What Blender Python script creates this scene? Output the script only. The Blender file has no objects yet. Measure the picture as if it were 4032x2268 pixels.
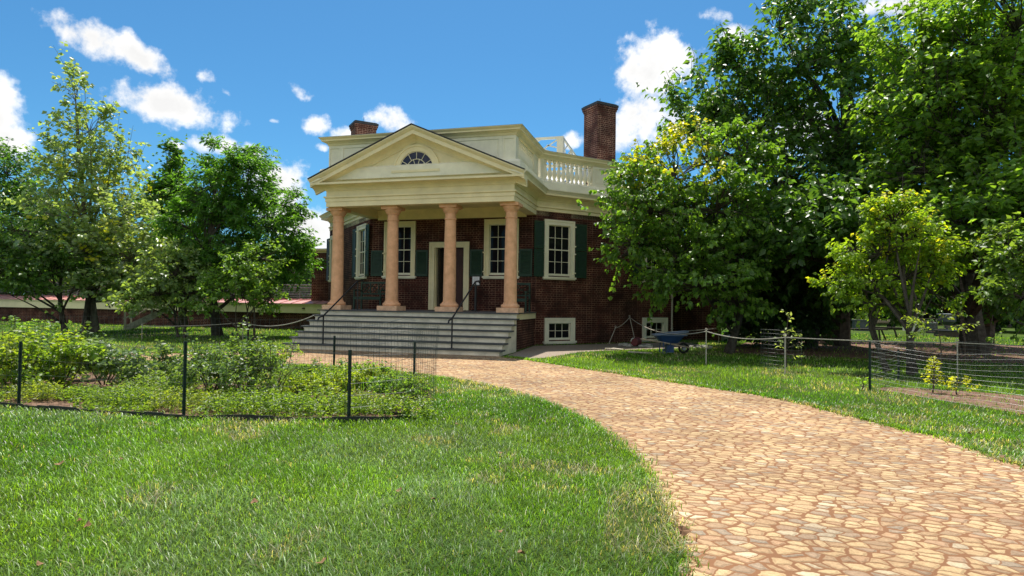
import bpy, math, random
import numpy as np
from mathutils import Matrix, Vector

# ------------------------------------------------------------------ camera, world, sun, exposure
SC = bpy.context.scene
COL = SC.collection
FPX, PITCH, ROLL, YAW = 2406.2, 0.0240, 0.0137, 0.2680      # focal length in px of the 4032 px wide photo
CAM = np.array([7.889, -17.377, 1.438])


def ray(u, v):
    a = (u - 2016) / FPX; b = (v - 1134) / FPX
    cr, sr = math.cos(ROLL), math.sin(ROLL)
    x = a * cr + b * sr; y = a * sr - b * cr
    cp, sp = math.cos(PITCH), math.sin(PITCH)
    fw = cp - y * sp; up = sp + y * cp
    c, s = math.cos(YAW), math.sin(YAW)
    return np.array([c * x - s * fw, s * x + c * fw, up])


K = 4032 / 2576.0


def gnd(x, y, z=0.0):
    """ground point under a point of the 2576 px wide view"""
    d = ray(x * K, y * K); return CAM + d * ((z - CAM[2]) / d[2])


def at(x, y, D):
    """point on the sight line at horizontal distance D"""
    d = ray(x * K, y * K); return CAM + d * (D / math.hypot(d[0], d[1]))


cam_d = bpy.data.cameras.new("camera"); cam = bpy.data.objects.new("camera", cam_d); COL.objects.link(cam)
cam_d.sensor_width = 36.0; cam_d.lens = FPX / 4032 * 36.0; cam_d.clip_start = 0.05; cam_d.clip_end = 2000
_b = -ray(2016, 1134); _r = ray(2016 + FPX, 1134) + _b; _u = -(ray(2016, 1134 + FPX) + _b)
m = Matrix.Identity(4)
for i in range(3):
    m[i][0], m[i][1], m[i][2], m[i][3] = _r[i], _u[i], _b[i], CAM[i]
cam.matrix_world = m
SC.camera = cam

SUN_EL, SUN_AZ = math.radians(67.0), math.radians(13.0)      # azimuth: left of the +Y axis
sund = np.array([-math.sin(SUN_AZ) * math.cos(SUN_EL), math.cos(SUN_AZ) * math.cos(SUN_EL), math.sin(SUN_EL)])
sl = bpy.data.lights.new("sun", 'SUN'); sl.energy = 5.0; sl.angle = math.radians(0.5); sl.color = (1.0, 0.95, 0.86)
so = bpy.data.objects.new("sun", sl); COL.objects.link(so)
so.rotation_euler = Vector(sund).to_track_quat('Z', 'Y').to_euler()
SC.view_settings.view_transform = 'Standard'; SC.view_settings.look = 'None'
SC.view_settings.exposure = 0.55; SC.view_settings.gamma = 1.0
SC.cycles.max_bounces = 8; SC.cycles.transparent_max_bounces = 8
SC.cycles.use_denoising = True
SC.cycles.sample_clamp_indirect = 6.0

W = bpy.data.worlds.new("World"); SC.world = W; W.use_nodes = True
wn, wl = W.node_tree.nodes, W.node_tree.links
wn.clear()


def wnode(t, **kw):
    n = wn.new(t)
    for k, v in kw.items(): setattr(n, k, v)
    return n


def wmath(op, a, b=None, c=None):
    n = wnode('ShaderNodeMath', operation=op)
    for i, x in enumerate((a, b, c)):
        if x is None: continue
        if isinstance(x, (int, float)): n.inputs[i].default_value = x
        else: wl.new(x, n.inputs[i])
    return n.outputs[0]


sky = wnode('ShaderNodeTexSky', sky_type='NISHITA', sun_disc=False, sun_elevation=SUN_EL, sun_rotation=-SUN_AZ,
            altitude=200.0, air_density=1.0, dust_density=0.6, ozone_density=3.0)
tc = wnode('ShaderNodeTexCoord')
DIR = tc.outputs['Generated']
nz = wnode('ShaderNodeTexNoise'); nz.inputs['Scale'].default_value = 7.0; nz.inputs['Detail'].default_value = 9.0
nz.inputs['Roughness'].default_value = 0.62
wl.new(DIR, nz.inputs['Vector'])
nz2 = wnode('ShaderNodeTexNoise'); nz2.inputs['Scale'].default_value = 26.0; nz2.inputs['Detail'].default_value = 8.0
nz2.inputs['Roughness'].default_value = 0.6
wl.new(DIR, nz2.inputs['Vector'])
# cumulus clouds: each a soft ellipse of directions (centre and half sizes, tilt in degrees, density)
CLOUDS = [(235, 98, 118, 50, 12, 1), (350, 145, 92, 46, 26, .98), (420, 258, 136, 56, 4, 1.05), (-10, 280, 62, 92, -10, 1), (10, 340, 60, 60, 0, .9),
          (752, 233, 70, 26, 24, .5), (790, 315, 52, 36, 0, .72), (990, 308, 64, 46, 10, .85), (700, 470, 95, 85, 20, .95), (770, 575, 110, 60, 20, 1),
          (540, 365, 80, 30, 4, .8), (447, 367, 36, 16, 8, .6), (640, 390, 48, 34, 20, .7), (520, 195, 36, 26, 0, .5), (570, 235, 50, 16, 30, .35),
          (690, 304, 22, 10, 0, .4), (860, 337, 42, 26, 0, .7), (1640, 175, 105, 85, 15, 1), (1610, 290, 85, 95, 0, .92), (1690, 330, 90, 60, 0, .9),
          (1800, 42, 55, 34, 20, .62), (1855, 80, 66, 26, 5, .75), (2290, 8, 150, 42, 4, .95), (1440, 350, 62, 30, 0, .6), (1560, 350, 60, 44, 0, .8),
          (1720, 140, 60, 40, 0, .6), (810, 370, 26, 16, 0, .5), (2000, 330, 200, 90, 0, .6), (1200, -400, 300, 90, 10, .9), (2900, 300, 200, 90, 5, .9),
          (-500, 250, 200, 90, 5, .9), (300, -500, 260, 90, 5, .9)]
_f = -np.array(_b)
FILL_CLOUDS = []                                              # unseen clouds outside the view, added as neutral fill for the shaded house front
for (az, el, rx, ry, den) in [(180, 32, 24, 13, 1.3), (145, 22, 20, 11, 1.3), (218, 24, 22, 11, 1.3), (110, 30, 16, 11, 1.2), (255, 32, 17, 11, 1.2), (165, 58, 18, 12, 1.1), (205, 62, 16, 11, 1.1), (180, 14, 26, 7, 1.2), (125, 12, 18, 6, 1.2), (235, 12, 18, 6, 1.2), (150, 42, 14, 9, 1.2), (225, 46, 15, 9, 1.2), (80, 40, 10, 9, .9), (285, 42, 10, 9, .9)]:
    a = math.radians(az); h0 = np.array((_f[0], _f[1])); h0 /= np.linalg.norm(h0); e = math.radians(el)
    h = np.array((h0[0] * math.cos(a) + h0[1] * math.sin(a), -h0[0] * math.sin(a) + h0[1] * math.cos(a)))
    FILL_CLOUDS.append((np.array((h[0] * math.cos(e), h[1] * math.cos(e), math.sin(e))), math.radians(rx), math.radians(ry), den))
field = None; vfield = None
ALLC = []
for (cx, cy, rx, ry, tilt, den) in CLOUDS:
    d0 = ray(cx * K, cy * K); s_ = K / FPX / np.linalg.norm(d0); ALLC.append((d0 / np.linalg.norm(d0), rx * s_ * 1.06, ry * s_ * 1.06, tilt, den))
ALLC += [(c, rx, ry, 0, den) for c, rx, ry, den in FILL_CLOUDS]
for (c, rx, ry, tilt, den) in ALLC:
    e1 = np.cross(c, (0, 0, 1)); e1 /= np.linalg.norm(e1); e2 = np.cross(e1, c)
    t = -math.radians(tilt)
    a = e1 * math.cos(t) + e2 * math.sin(t); b = -e1 * math.sin(t) + e2 * math.cos(t)
    comps = []
    for ax, r in ((a, rx), (b, ry)):
        n = wnode('ShaderNodeVectorMath', operation='DOT_PRODUCT'); wl.new(DIR, n.inputs[0])
        n.inputs[1].default_value = tuple(ax / r); comps.append(n.outputs['Value'])
    q = wmath('ADD', wmath('MULTIPLY', comps[0], comps[0]), wmath('MULTIPLY', comps[1], comps[1]))
    f = wmath('MULTIPLY', wmath('MAXIMUM', wmath('SUBTRACT', 1.0, wmath('POWER', q, 0.8)), -1.5), 1.0)
    f = wmath('ADD', f, (den - 1.0) * 1.3)
    field = f if field is None else wmath('MAXIMUM', field, f)
nn = wmath('ADD', wmath('MULTIPLY', wmath('SUBTRACT', nz.outputs['Fac'], 0.5), 2.0), wmath('MULTIPLY', wmath('SUBTRACT', nz2.outputs['Fac'], 0.5), 2.7))
dens = wmath('ADD', field, nn)
mr = wnode('ShaderNodeMapRange', interpolation_type='SMOOTHSTEP'); wl.new(dens, mr.inputs[0])
mr.inputs[1].default_value = -0.05; mr.inputs[2].default_value = 0.78; mr.inputs[3].default_value = 0; mr.inputs[4].default_value = 0.96
shade = wnode('ShaderNodeMapRange'); wl.new(wmath('ADD', field, wmath('MULTIPLY', nz2.outputs['Fac'], 1.3)), shade.inputs[0])
shade.inputs[1].default_value = 0.7; shade.inputs[2].default_value = 1.7; shade.inputs[3].default_value = 0.90; shade.inputs[4].default_value = 0.66
bg1 = wnode('ShaderNodeBackground'); bg1.inputs['Strength'].default_value = 0.09
tint = wnode('ShaderNodeMixRGB', blend_type='MULTIPLY'); tint.inputs[0].default_value = 1.0; tint.inputs[2].default_value = (0.39, 0.815, 1.0, 1)
wl.new(sky.outputs[0], tint.inputs[1]); wl.new(tint.outputs[0], bg1.inputs['Color'])
bg2 = wnode('ShaderNodeBackground'); bg2.inputs['Color'].default_value = (1.0, 0.985, 0.96, 1); wl.new(shade.outputs[0], bg2.inputs['Strength'])
mx = wnode('ShaderNodeMixShader'); wl.new(mr.outputs[0], mx.inputs[0]); wl.new(bg1.outputs[0], mx.inputs[1]); wl.new(bg2.outputs[0], mx.inputs[2])
wo = wnode('ShaderNodeOutputWorld'); wl.new(mx.outputs[0], wo.inputs[0])

# ------------------------------------------------------------------ helpers
rnd = random.Random(7)


class MB:
    """collects polygons and links them as ONE mesh object"""

    def __init__(s): s.v = []; s.f = []

    def poly(s, pts):
        i = len(s.v); s.v += [tuple(map(float, p)) for p in pts]; s.f.append(tuple(range(i, i + len(pts))))

    def box(s, x0, x1, y0, y1, z0, z1, T=None):
        c = [(x0, y0, z0), (x1, y0, z0), (x1, y1, z0), (x0, y1, z0), (x0, y0, z1), (x1, y0, z1), (x1, y1, z1), (x0, y1, z1)]
        if T: c = [T(*p) for p in c]
        i = len(s.v); s.v += [tuple(map(float, p)) for p in c]
        fs = [(0, 3, 2, 1), (4, 5, 6, 7), (0, 1, 5, 4), (1, 2, 6, 5), (2, 3, 7, 6), (3, 0, 4, 7)]
        a, b, d = np.array(c[1]) - c[0], np.array(c[3]) - c[0], np.array(c[4]) - c[0]
        if np.dot(np.cross(a, b), d) < 0: fs = [q[::-1] for q in fs]
        s.f += [tuple(i + k for k in q) for q in fs]

    def prism(s, poly, z0, z1, T=None):
        n = len(poly); i = len(s.v)
        pts = [(p[0], p[1], z0) for p in poly] + [(p[0], p[1], z1) for p in poly]
        if T: pts = [T(*p) for p in pts]
        s.v += [tuple(map(float, p)) for p in pts]
        s.f.append(tuple(i + k for k in range(n - 1, -1, -1))); s.f.append(tuple(i + n + k for k in range(n)))
        for k in range(n):
            j = (k + 1) % n; s.f.append((i + k, i + j, i + n + j, i + n + k))

    def tube(s, pts, r, n=6, cap=True):
        pts = [np.array(p, float) for p in pts]; m_ = len(pts)
        rr = r if hasattr(r, '__len__') else [r] * m_
        i = len(s.v); up = None
        for k, p in enumerate(pts):
            t = pts[min(k + 1, m_ - 1)] - pts[max(k - 1, 0)]; t = t / (np.linalg.norm(t) + 1e-9)
            if up is None:
                up = np.array((0, 0, 1.0)) if abs(t[2]) < .9 else np.array((1.0, 0, 0))
            a = np.cross(t, up); a /= np.linalg.norm(a) + 1e-9; b = np.cross(a, t); up = b
            for j in range(n):
                an = 2 * math.pi * j / n
                s.v.append(tuple(p + rr[k] * (math.cos(an) * a + math.sin(an) * b)))
        for k in range(m_ - 1):
            for j in range(n):
                q = (j + 1) % n
                s.f.append((i + k * n + j, i + k * n + q, i + (k + 1) * n + q, i + (k + 1) * n + j)[::-1])
        if cap:
            s.f.append(tuple(i + j for j in range(n))); s.f.append(tuple(i + (m_ - 1) * n + j for j in range(n - 1, -1, -1)))

    def lathe(s, c, prof, n=24):
        i = len(s.v); m_ = len(prof)
        for (r, z) in prof:
            for j in range(n):
                an = 2 * math.pi * j / n; s.v.append((c[0] + r * math.cos(an), c[1] + r * math.sin(an), c[2] + z))
        for k in range(m_ - 1):
            for j in range(n):
                q = (j + 1) % n; s.f.append((i + k * n + j, i + k * n + q, i + (k + 1) * n + q, i + (k + 1) * n + j))
        s.f.append(tuple(i + j for j in range(n - 1, -1, -1))); s.f.append(tuple(i + (m_ - 1) * n + j for j in range(n)))

    def sweep(s, path, prof, closed=False, cap=True):
        """profile (offset to the right-hand side of the plan path, z) along a plan polyline with mitres"""
        P = [np.array(p, float) for p in path]; n = len(P); rows = []
        for k in range(n):
            d1 = P[k] - P[k - 1] if (k > 0 or closed) else P[k + 1] - P[k]
            d2 = P[(k + 1) % n] - P[k] if (k < n - 1 or closed) else d1
            d1 = d1 / np.linalg.norm(d1); d2 = d2 / np.linalg.norm(d2)
            n1 = np.array((d1[1], -d1[0])); n2 = np.array((d2[1], -d2[0])); b = n1 + n2; b /= np.dot(b, n1)
            rows.append([(P[k][0] + b[0] * o, P[k][1] + b[1] * o, z) for o, z in prof])
        i = len(s.v); m_ = len(prof)
        for r in rows: s.v += [tuple(map(float, p)) for p in r]
        for k in range(n if closed else n - 1):
            q = (k + 1) % n
            for j in range(m_ - 1):
                s.f.append((i + k * m_ + j, i + q * m_ + j, i + q * m_ + j + 1, i + k * m_ + j + 1))
        if cap and not closed:
            s.f.append(tuple(i + j for j in range(m_))); s.f.append(tuple(i + (n - 1) * m_ + j for j in range(m_ - 1, -1, -1)))

    def build(s, name, mat, parent=None, smooth=False):
        me = bpy.data.meshes.new(name); me.from_pydata(s.v, [], s.f)
        o = bpy.data.objects.new(name, me); COL.objects.link(o)
        if mat: me.materials.append(mat)
        uv_metres(me)
        if smooth:
            me.polygons.foreach_set('use_smooth', [True] * len(me.polygons))
            try: me.set_sharp_from_angle(angle=math.radians(40))
            except Exception: pass
        if parent: o.parent = parent; o.matrix_parent_inverse = parent.matrix_world.inverted()
        return o


def uv_metres(me):
    """UVs in metres: along the wall and up for upright faces, plan for flat ones"""
    n = len(me.loops)
    if n == 0: return
    uv = me.uv_layers.new(name="UVMap")
    co = np.empty(len(me.vertices) * 3); me.vertices.foreach_get('co', co); co = co.reshape(-1, 3)
    lv = np.empty(n, int); me.loops.foreach_get('vertex_index', lv)
    pn = np.empty(len(me.polygons) * 3); me.polygons.foreach_get('normal', pn); pn = pn.reshape(-1, 3)
    lt = np.empty(len(me.polygons), int); me.polygons.foreach_get('loop_total', lt)
    ln = np.repeat(pn, lt, axis=0); p = co[lv]
    hor = np.hypot(ln[:, 0], ln[:, 1]) + 1e-9
    u = np.where(np.abs(ln[:, 2]) > .8, p[:, 0], (-ln[:, 1] * p[:, 0] + ln[:, 0] * p[:, 1]) / hor)
    v = np.where(np.abs(ln[:, 2]) > .8, p[:, 1], p[:, 2])
    uv.data.foreach_set('uv', np.stack([u, v], 1).ravel())


def np_mesh(name, V, F, mat, parent=None, tint=None):
    """triangle mesh straight from arrays, tint = colour per vertex"""
    me = bpy.data.meshes.new(name)
    V = np.ascontiguousarray(V, np.float32); F = np.ascontiguousarray(F, np.int32)
    me.vertices.add(len(V)); me.vertices.foreach_set('co', V.ravel())
    me.loops.add(F.size); me.loops.foreach_set('vertex_index', F.ravel())
    me.polygons.add(len(F)); me.polygons.foreach_set('loop_start', np.arange(0, F.size, 3, dtype=np.int32))
    me.update(calc_edges=True)
    if tint is not None:
        at_ = me.color_attributes.new('tint', 'FLOAT_COLOR', 'POINT')
        c = np.ones((len(V), 4), np.float32); c[:, :3] = tint; at_.data.foreach_set('color', c.ravel())
    me.materials.append(mat)
    o = bpy.data.objects.new(name, me); COL.objects.link(o)
    if parent: o.parent = parent; o.matrix_parent_inverse = parent.matrix_world.inverted()
    return o


def tag(o, label=None, cat=None, group=None, kind=None):
    if label: o['label'] = label
    if cat: o['category'] = cat
    if group: o['group'] = group
    if kind: o['kind'] = kind
    return o


def thing(name, label, cat, loc=(0, 0, 0), rz=0.0, group=None):
    o = bpy.data.objects.new(name, None); COL.objects.link(o); o.empty_display_size = .2
    o.location = tuple(map(float, loc)); o.rotation_euler = (0, 0, rz)
    o.matrix_world = Matrix.Translation(o.location) @ Matrix.Rotation(rz, 4, 'Z')
    return tag(o, label, cat, group)


def empty_part(name, parent, loc=(0, 0, 0)):
    o = bpy.data.objects.new(name, None); COL.objects.link(o); o.parent = parent
    o.matrix_parent_inverse = parent.matrix_world.inverted()
    return o


def copy_tree(o, parent=None):
    c = o.copy(); COL.objects.link(c); c.parent = parent
    for ch in list(o.children): copy_tree(ch, c)
    return c


def frame(P0, d):
    """local (u along, out, z) -> world for a wall starting at P0 running in direction d (outside on the right)"""
    d = np.array(d, float); d /= np.linalg.norm(d); n = (d[1], -d[0])
    return lambda u, o, z: (P0[0] + d[0] * u + n[0] * o, P0[1] + d[1] * u + n[1] * o, z)


# ------------------------------------------------------------------ materials
def mat(name, col, rough=0.6, spec=0.3, var=0.0, vscale=4.0, bump=0.0, bscale=30.0, metal=0.0, col2=None, detail=6.0):
    m_ = bpy.data.materials.new(name); m_.use_nodes = True; nt = m_.node_tree; b = nt.nodes['Principled BSDF']
    b.inputs['Base Color'].default_value = (*col, 1); b.inputs['Roughness'].default_value = rough
    b.inputs['Specular IOR Level'].default_value = spec; b.inputs['Metallic'].default_value = metal
    if var or col2 or bump:
        t = nt.nodes.new('ShaderNodeTexCoord')
    if var or col2:
        n = nt.nodes.new('ShaderNodeTexNoise'); n.inputs['Scale'].default_value = vscale; n.inputs['Detail'].default_value = detail
        n.inputs['Roughness'].default_value = .65
        nt.links.new(t.outputs['Object'], n.inputs['Vector'])
        r = nt.nodes.new('ShaderNodeValToRGB'); nt.links.new(n.outputs['Fac'], r.inputs[0])
        c2 = col2 if col2 else tuple(min(1, c * (1 + var)) for c in col)
        c1 = col if col2 else tuple(c * (1 - var) for c in col)
        r.color_ramp.elements[0].position = .35; r.color_ramp.elements[1].position = .65
        r.color_ramp.elements[0].color = (*c1, 1); r.color_ramp.elements[1].color = (*c2, 1)
        nt.links.new(r.outputs[0], b.inputs['Base Color'])
    if bump:
        n2 = nt.nodes.new('ShaderNodeTexNoise'); n2.inputs['Scale'].default_value = bscale; n2.inputs['Detail'].default_value = 6
        nt.links.new(t.outputs['Object'], n2.inputs['Vector'])
        bp = nt.nodes.new('ShaderNodeBump'); bp.inputs['Strength'].default_value = bump; bp.inputs['Distance'].default_value = .02
        nt.links.new(n2.outputs['Fac'], bp.inputs['Height']); nt.links.new(bp.outputs[0], b.inputs['Normal'])
    return m_


def brick_mat(name, c1, c2, mortar, msize=.011):
    m_ = bpy.data.materials.new(name); m_.use_nodes = True; nt = m_.node_tree; b = nt.nodes['Principled BSDF']
    L = nt.links.new
    uv = nt.nodes.new('ShaderNodeUVMap')
    wob = nt.nodes.new('ShaderNodeTexNoise'); wob.inputs['Scale'].default_value = 5; L(uv.outputs[0], wob.inputs['Vector'])
    add = nt.nodes.new('ShaderNodeMixRGB'); add.blend_type = 'LINEAR_LIGHT'; add.inputs[0].default_value = .012
    L(uv.outputs[0], add.inputs[1]); L(wob.outputs['Color'], add.inputs[2])
    br = nt.nodes.new('ShaderNodeTexBrick'); L(add.outputs[0], br.inputs['Vector'])
    br.offset = .5; br.squash = .55; br.squash_frequency = 2
    br.inputs['Scale'].default_value = 1; br.inputs['Brick Width'].default_value = .215; br.inputs['Row Height'].default_value = .0765
    br.inputs['Mortar Size'].default_value = msize; br.inputs['Mortar Smooth'].default_value = .25; br.inputs['Bias'].default_value = -.1
    br.inputs['Color1'].default_value = (*c1, 1); br.inputs['Color2'].default_value = (*c2, 1); br.inputs['Mortar'].default_value = (*mortar, 1)
    mo = nt.nodes.new('ShaderNodeTexNoise'); mo.inputs['Scale'].default_value = 2.2; mo.inputs['Detail'].default_value = 7; L(uv.outputs[0], mo.inputs['Vector'])
    mr2 = nt.nodes.new('ShaderNodeValToRGB'); L(mo.outputs['Fac'], mr2.inputs[0]); mr2.color_ramp.elements[0].position = .36; mr2.color_ramp.elements[1].position = .66
    mr2.color_ramp.elements[0].color = (*[c * .22 for c in mortar], 1); mr2.color_ramp.elements[1].color = (*[c * 1.25 for c in mortar], 1); L(mr2.outputs[0], br.inputs['Mortar'])
    n = nt.nodes.new('ShaderNodeTexNoise'); n.inputs['Scale'].default_value = .9; n.inputs['Detail'].default_value = 8; L(uv.outputs[0], n.inputs['Vector'])
    rp = nt.nodes.new('ShaderNodeValToRGB'); L(n.outputs['Fac'], rp.inputs[0])
    rp.color_ramp.elements[0].position = .3; rp.color_ramp.elements[1].position = .72
    rp.color_ramp.elements[0].color = (.5, .5, .52, 1); rp.color_ramp.elements[1].color = (1.45, 1.35, 1.28, 1)
    mul = nt.nodes.new('ShaderNodeMixRGB'); mul.blend_type = 'MULTIPLY'; mul.inputs[0].default_value = 1
    L(br.outputs['Color'], mul.inputs[1]); L(rp.outputs[0], mul.inputs[2]); L(mul.outputs[0], b.inputs['Base Color'])
    b.inputs['Roughness'].default_value = .85; b.inputs['Specular IOR Level'].default_value = .2
    bp = nt.nodes.new('ShaderNodeBump'); bp.inputs['Strength'].default_value = .5; bp.inputs['Distance'].default_value = .008; bp.invert = True
    L(br.outputs['Fac'], bp.inputs['Height']); L(bp.outputs[0], b.inputs['Normal'])
    return m_


def leaf_mat(name, trans=0.45, rough=.42, spec=.45, gain=1.6):
    m_ = bpy.data.materials.new(name); m_.use_nodes = True; nt = m_.node_tree; b = nt.nodes['Principled BSDF']; L = nt.links.new
    at_ = nt.nodes.new('ShaderNodeAttribute'); at_.attribute_name = 'tint'
    L(at_.outputs['Color'], b.inputs['Base Color']); b.inputs['Roughness'].default_value = rough; b.inputs['Specular IOR Level'].default_value = spec
    tr = nt.nodes.new('ShaderNodeBsdfTranslucent')
    g = nt.nodes.new('ShaderNodeMixRGB'); g.blend_type = 'MULTIPLY'; g.inputs[0].default_value = 1
    g.inputs[2].default_value = (gain * 1.25, gain * 1.2, gain * .35, 1)
    L(at_.outputs['Color'], g.inputs[1]); L(g.outputs[0], tr.inputs['Color'])
    mx_ = nt.nodes.new('ShaderNodeMixShader'); mx_.inputs[0].default_value = trans
    L(b.outputs[0], mx_.inputs[1]); L(tr.outputs[0], mx_.inputs[2])
    L(mx_.outputs[0], nt.nodes['Material Output'].inputs['Surface'])
    return m_


M = {}
M['brick'] = brick_mat('brick', (.072, .020, .014), (.036, .011, .009), (.27, .155, .105), .009)
M['brick_old'] = brick_mat('brick_chimney', (.10, .032, .026), (.05, .018, .016), (.36, .225, .17), .011)
M['cream'] = mat('cream_paint', (.80, .70, .44), .55, .3, .09, 1.6, .06, 14, detail=10)
M['white'] = mat('white_paint', (.80, .75, .58), .55, .3, .09, 1.8, .06, 14, detail=10)
M['step'] = mat('step_paint', (.66, .60, .47), .65, .25, .20, 2.2, .1, 20, detail=10)
M['tread'] = mat('tread_paint', (.06, .064, .066), .55, .35, .12, 5.0)
M['stone'] = mat('column_stone', (.60, .335, .185), .9, .15, .0, 5.0, .35, 45.0, col2=(.80, .455, .27), detail=10)
M['plinth'] = mat('plinth_stone', (.66, .42, .27), .85, .2, .2, 7.0, .25, 40.0)
M['porchfloor'] = mat('porch_floor', (.10, .09, .095), .7, .2, .2, 6.0)
M['shutter'] = mat('shutter_green', (.018, .046, .028), .5, .35, .15, 8.0)
M['bench'] = mat('bench_green', (.02, .045, .03), .5, .35, .15, 8.0)
M['black'] = mat('black_iron', (.018, .018, .02), .45, .4, .2, 20)
M['post'] = mat('fence_post_green', (.014, .03, .024), .5, .35, .3, 20)
M['wire'] = mat('fence_wire', (.05, .06, .055), .5, .4, .2, 20)
M['wire_light'] = mat('fence_wire_galvanised', (.17, .18, .18), .4, .5, .2, 20, metal=.4)
M['glass'] = mat('window_glass', (.010, .010, .013), .05, .14, .2, 1.5)
M['glass_blue'] = mat('fanlight_glass', (.012, .018, .045), .06, .3, .2, 3)
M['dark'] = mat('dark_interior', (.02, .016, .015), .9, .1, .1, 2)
M['door'] = mat('door_wood', (.055, .018, .014), .5, .3, .2, 3.0)
M['roof'] = mat('roof_metal', (.45, .46, .47), .5, .4, .1, 2.0)
M['roofedge'] = mat('roof_edge', (.05, .05, .055), .6, .3, .2, 5)
M['pink'] = mat('red_roof', (.56, .27, .23), .45, .4, .07, 2.0)
M['copper'] = mat('flashing', (.42, .44, .42), .5, .4, .15, 3.0)
M['wood'] = mat('weathered_wood', (.34, .27, .19), .8, .2, .25, 9.0, .2, 40)
M['wood_grey'] = mat('grey_wood', (.42, .38, .30), .8, .2, .25, 9.0, .2, 40)
M['wood_dark'] = mat('dark_wood', (.075, .06, .045), .8, .2, .25, 9.0)
M['blue'] = mat('blue_plastic', (.02, .05, .13), .45, .4, .2, 4)
M['blue_in'] = mat('blue_tub_rim', (.16, .2, .27), .5, .4, .2, 7)
M['rubber'] = mat('rubber', (.015, .015, .015), .8, .2, .2, 9)
M['rope'] = mat('rope', (.42, .38, .32), .9, .1, .2, 30)
M['stake'] = mat('rope_stake', (.50, .44, .36), .7, .3, .25, 20)
M['paper'] = mat('sign_paper', (.72, .73, .76), .6, .2, .03, 9)
M['ink'] = mat('sign_ink', (.22, .23, .27), .6, .2, .03, 9)
M['grey'] = mat('grey_metal', (.20, .22, .23), .6, .35, .2, 6)
M['shaded_grey'] = mat('shaded_grey_metal', (.075, .085, .09), .6, .3, .2, 6)  # grey metal darkened to stand in for the shade under the trees
M['pale'] = mat('pale_stone', (.55, .53, .47), .8, .2, .2, 9, .2, 30)
M['soil'] = mat('garden_soil', (.085, .05, .032), .95, .1, .0, 5, .8, 25, col2=(.23, .145, .10))
M['mulch'] = mat('mulch', (.10, .055, .04), .95, .1, .0, 9, .9, 40, col2=(.26, .16, .115))
M['gravel'] = mat('gravel', (.20, .16, .13), .95, .1, .0, 30, .6, 60, col2=(.36, .29, .23))
M['bark'] = mat('bark', (.045, .037, .03), .9, .12, .0, 7, .8, 30, col2=(.10, .085, .068))
M['bark_pale'] = mat('bark_pale', (.10, .085, .065), .85, .15, .0, 7, .5, 30, col2=(.20, .175, .14))
M['leaf'] = leaf_mat('leaf', .50, gain=2.0)
M['leaf_shiny'] = leaf_mat('leaf_shiny', .48, .40, .5, 2.0)
M['leaf_silver'] = leaf_mat('leaf_silver', .46, .36, .6, 1.9)
M['grass'] = leaf_mat('grass_blade', .42, .38, .35, 1.7)
M['dryleaf'] = mat('dry_leaf', (.23, .13, .07), .8, .2, .3, 30)
M['red'] = mat('red_can', (.14, .02, .02), .5, .4, .2, 6)


def lawn_mat():
    m_ = bpy.data.materials.new('lawn'); m_.use_nodes = True; nt = m_.node_tree; b = nt.nodes['Principled BSDF']; L = nt.links.new
    t = nt.nodes.new('ShaderNodeTexCoord')
    def noise(s, d=6, r=.6):
        n = nt.nodes.new('ShaderNodeTexNoise'); n.inputs['Scale'].default_value = s; n.inputs['Detail'].default_value = d; n.inputs['Roughness'].default_value = r
        L(t.outputs['Object'], n.inputs['Vector']); return n
    a, c = noise(.45), noise(38, 5, .75)
    r1 = nt.nodes.new('ShaderNodeValToRGB'); L(a.outputs['Fac'], r1.inputs[0])
    e = r1.color_ramp.elements; e[0].position = .3; e[0].color = (.035, .075, .010, 1); e[1].position = .72; e[1].color = (.085, .135, .022, 1)
    r2 = nt.nodes.new('ShaderNodeValToRGB'); L(c.outputs['Fac'], r2.inputs[0])
    e = r2.color_ramp.elements; e[0].position = .32; e[0].color = (.45, .45, .4, 1); e[1].position = .68; e[1].color = (1.35, 1.3, 1.1, 1)
    mu = nt.nodes.new('ShaderNodeMixRGB'); mu.blend_type = 'MULTIPLY'; mu.inputs[0].default_value = 1
    L(r1.outputs[0], mu.inputs[1]); L(r2.outputs[0], mu.inputs[2]); L(mu.outputs[0], b.inputs['Base Color'])
    b.inputs['Roughness'].default_value = .9; b.inputs['Specular IOR Level'].default_value = .1
    bp = nt.nodes.new('ShaderNodeBump'); bp.inputs['Strength'].default_value = .8; bp.inputs['Distance'].default_value = .04
    L(c.outputs['Fac'], bp.inputs['Height']); L(bp.outputs[0], b.inputs['Normal'])
    return m_


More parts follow.
